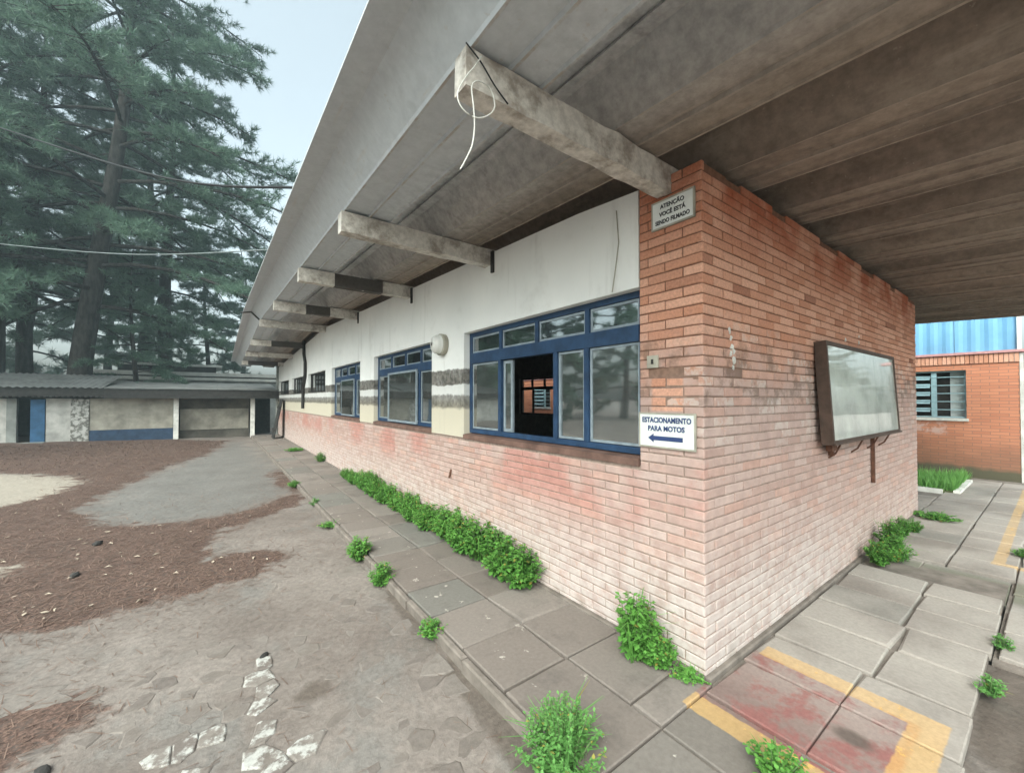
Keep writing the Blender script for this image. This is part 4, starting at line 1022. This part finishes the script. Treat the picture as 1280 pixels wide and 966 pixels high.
weed('low', -1.06, 7.4, -.06, .8, 'dull small weed on the kerb past the needle drift')
weed('bush', 2.92, -.17, .0, .72, 'bushy weed at the front wall foot beside the mossy slab')
weed('bush2', 3.18, -.24, .0, .78, 'broad leafy weed spreading over the paving below the notice board post')
weed('tall', 3.45, -.14, .0, .85, 'upright weed at the front wall beneath the notice board')
weed('tall', 4.15, -.10, .0, .62, 'slim upright weed at the front wall past the notice board')
weed('bush', 4.5, -.16, .0, .5, 'smaller weed second from the far end of the front wall')
weed('flat', 5.5, -.20, .0, .95, 'flat spreading weed at the far end of the front wall')
weed('low', 4.35, -.98, .0, .55, 'weed sprouting beside the far yellow line')
weed('sprig', 1.84, -.98, -.01, 1.0, 'sprig in the slab joint under the canopy, farther sprig')
weed('sprig', 1.16, -.975, -.01, 1.1, 'sprig in the slab joint under the canopy, nearer sprig')
weed('low', -.37, -.50, .0, .85, 'feathery weed clump at the end of the yellow line beside the red paint')

# ------------------------------------------------------------------ pines
def pine(seed, H, RR, crown0, lean=(0, 0), trunk_r=.45, limbs=52, mat='needle', dens=1.):
    r = np.random.RandomState(seed); V, rn = [], []; tm = MB()
    def tr(t): return np.array([lean[0]*t*H+.35*math.sin(t*5+seed), lean[1]*t*H+.3*math.sin(t*4+seed*2), t*H-.3])
    tm.tube([tuple(tr(i/14)) for i in range(15)], [trunk_r*(1.18 if i == 0 else 1)*(1-.88*(i/14)) for i in range(15)], 10)
    C, D = [], []
    for i in range(limbs):
        t = crown0+(1-crown0)*((i+r.rand())/limbs)**.9; p0 = tr(t); k = (t-crown0)/(1-crown0)
        Lb = RR*(.72+.38*math.sin(min(1, k*1.3+.15)*math.pi))*(1-.42*k**1.5)*r.uniform(.55, 1.15)
        az = i*2.4+r.uniform(-.6, .6); up = .32*k+r.uniform(-.12, .15); pts = []
        for q in range(7):
            s = q/6; pts.append(p0+np.array([math.cos(az)*Lb*s, math.sin(az)*Lb*s, Lb*(up*s-(.42-.3*k)*s*s)]))
        tm.tube([tuple(p) for p in pts], [trunk_r*.26*(1-.55*t)*(1-.85*q/6)+.008 for q in range(7)], 5, cap=False)
        nt = int(9+Lb*3.4)
        for j in range(nt):
            s = .22+.78*(j+r.rand())/nt; q = s*6; a = int(min(q, 5)); p = pts[a]*(1-(q-a))+pts[a+1]*(q-a)
            az2 = az+r.choice([-1, 1])*r.uniform(.35, 1.1); l2 = (.7+.9*(1-s))*r.uniform(.6, 1.2)*(.6+Lb*.09)
            d2 = np.array([math.cos(az2), math.sin(az2), r.uniform(-.35, .25)]); d2 /= np.linalg.norm(d2)
            e = p+d2*l2-np.array([0, 0, .12*l2]); tm.tube([tuple(p), tuple(e)], [.016, .005], 3, cap=False)
            for u in np.arange(.34, 1.06, .125/dens):
                C.append(p*(1-u)+e*u+r.normal(0, .05, 3)); D.append(d2+np.array([0, 0, .25]))
    C, D = np.array(C), np.array(D); n = len(C); nn = 13
    C = np.repeat(C, nn, 0); D = np.repeat(D/np.linalg.norm(D, axis=1)[:, None], nn, 0)
    d = D*.65+r.normal(0, .7, C.shape); d /= np.linalg.norm(d, axis=1)[:, None]
    sd_ = np.cross(d, r.normal(0, 1, C.shape)); sd_ /= np.linalg.norm(sd_, axis=1)[:, None]+1e-6
    l = r.uniform(.20, .40, len(C))[:, None]; w = r.uniform(.010, .020, len(C))[:, None]
    V = np.stack([C-sd_*w, C+sd_*w, C+d*l], 1).reshape(-1, 3)
    rn = np.repeat(r.rand(n), nn)*.7+.3*r.rand(len(C))
    return np_mesh('pine_crown', V, np.arange(len(V)).reshape(-1, 3), M[mat], rn), tm.mesh('pine_trunk', M['bark'], True)
PV = [pine(11, 27, 9.6, .22, (.055, -.01), .43, 78, dens=1.3), pine(12, 24, 6.0, .28, (-.02, 0), .42, 46), pine(13, 22, 5.0, .27, (.02, .01), .34, 42), pine(14, 15, 3.2, .16, (.01, 0), .22, 36, 'needlepale'), pine(15, 17, 5.0, .08, (.01, .01), .26, 48)]
def pine_tree(k, x, y, rot, s, label, z=-.1, group=None):
    t = thing('pine_tree', (x, y, z), label, 'tree', group); t.rotation_euler = (0, 0, rot); t.scale = (s, s, s)
    for nm, me in zip(('crown', 'trunk'), PV[k]):
        o = bpy.data.objects.new(nm, me); COL.objects.link(o); o.parent = t
    return t
GP = 'pine trees behind the yard shed'
pine_tree(0, -6.9, 23.9, 0, 1.0, 'biggest pine with a thick leaning trunk rising right behind the mottled shed wall', group=GP)
pine_tree(1, -10.0, 25.4, 1.0, 1.0, 'tall pine with a bare lower trunk behind the blue shed door', group=GP)
pine_tree(2, -9.3, 28.2, 2.0, 1.0, 'slender pine standing between the thickest trunk and the one behind the blue door', group=GP)
pine_tree(4, -5.3, 24.3, 1.7, .52, 'young low pine whose boughs reach the shed roof beside the thickest trunk', group=GP)
pine_tree(2, -12.6, 23.8, 4.4, 1.0, 'pine beyond the white end wall of the shed', group=GP)
pine_tree(1, -12.0, 31, 3.1, 1.05, 'dark pine at the back of the grove on the blue door side', group=GP)
pine_tree(1, -6.0, 33.5, 5.2, .95, 'pine behind the thickest trunk and the beige shed bay', group=GP)
pine_tree(2, -4.4, 29.5, 3.6, 1.12, 'pine between the thickest trunk and the pale distant pines', group=GP)
pine_tree(3, -3.0, 37, .7, .95, 'smaller pale pine rising over the flat roofed building near the eaves', group=GP)
for x_, y_, r_, s_, lb in ((-22, 38, 1.2, 1.35, 'far pale pine low behind the white end wall of the shed'), (-17, 44, 2.4, 1.5, 'far pale pine seen between the trunks over the blue door'),
                           (-12.5, 40, 3.3, 1.3, 'far pale pine low behind the blue door and its trunk'), (-9.2, 46, 4.1, 1.5, 'far pale pine low behind the thickest trunk'), (-27, 46, 5.0, 1.6, 'far pale pine filling the end of the grove')):
    pine_tree(3, x_, y_, r_, s_, lb, group=GP)
for x_, y_, r_, s_, lb in ((-18.5, 21.5, .3, 1., 'low crowned pine past the shed end, mirrored in the nearest window'), (-24, 19, 2.1, 1.1, 'second low crowned pine past the shed end, mirrored in the windows'), (-20.5, 29, 4.2, 1.15, 'third low crowned pine past the shed end, deeper in the grove')):
    pine_tree(4, x_, y_, r_, s_, lb, group=GP)
pine_tree(3, -.4, 41, 2.6, 1.0, 'distant pale pine peeping out beside the far end of the eaves', group=GP)
pine_tree(2, -15.5, 28, 1.9, 1.1, 'outermost pine of the grove behind the shed', group=GP)
pine_tree(0, 34, -11, 2.2, .9, 'pine across the court mirrored in the notice board glass, thicker one', group='pines mirrored in the notice board')
pine_tree(1, 30, -4.5, .4, .8, 'pine across the court mirrored in the notice board glass, slimmer one', group='pines mirrored in the notice board')

# ------------------------------------------------------------------ thin damp air
hm = bpy.data.materials.new('haze_air'); hm.use_nodes = True; ht = hm.node_tree; ht.nodes.clear()
ho = ht.nodes.new('ShaderNodeOutputMaterial'); hv = ht.nodes.new('ShaderNodeVolumePrincipled')
hv.inputs['Color'].default_value = (.74, .93, 1, 1); hv.inputs['Density'].default_value = .0028; hv.inputs['Anisotropy'].default_value = .3
ht.links.new(hv.outputs[0], ho.inputs['Volume'])
hz = MB().box(-45, 45, -30, 62, -1.4, 30).build('haze', hm, kind='stuff')
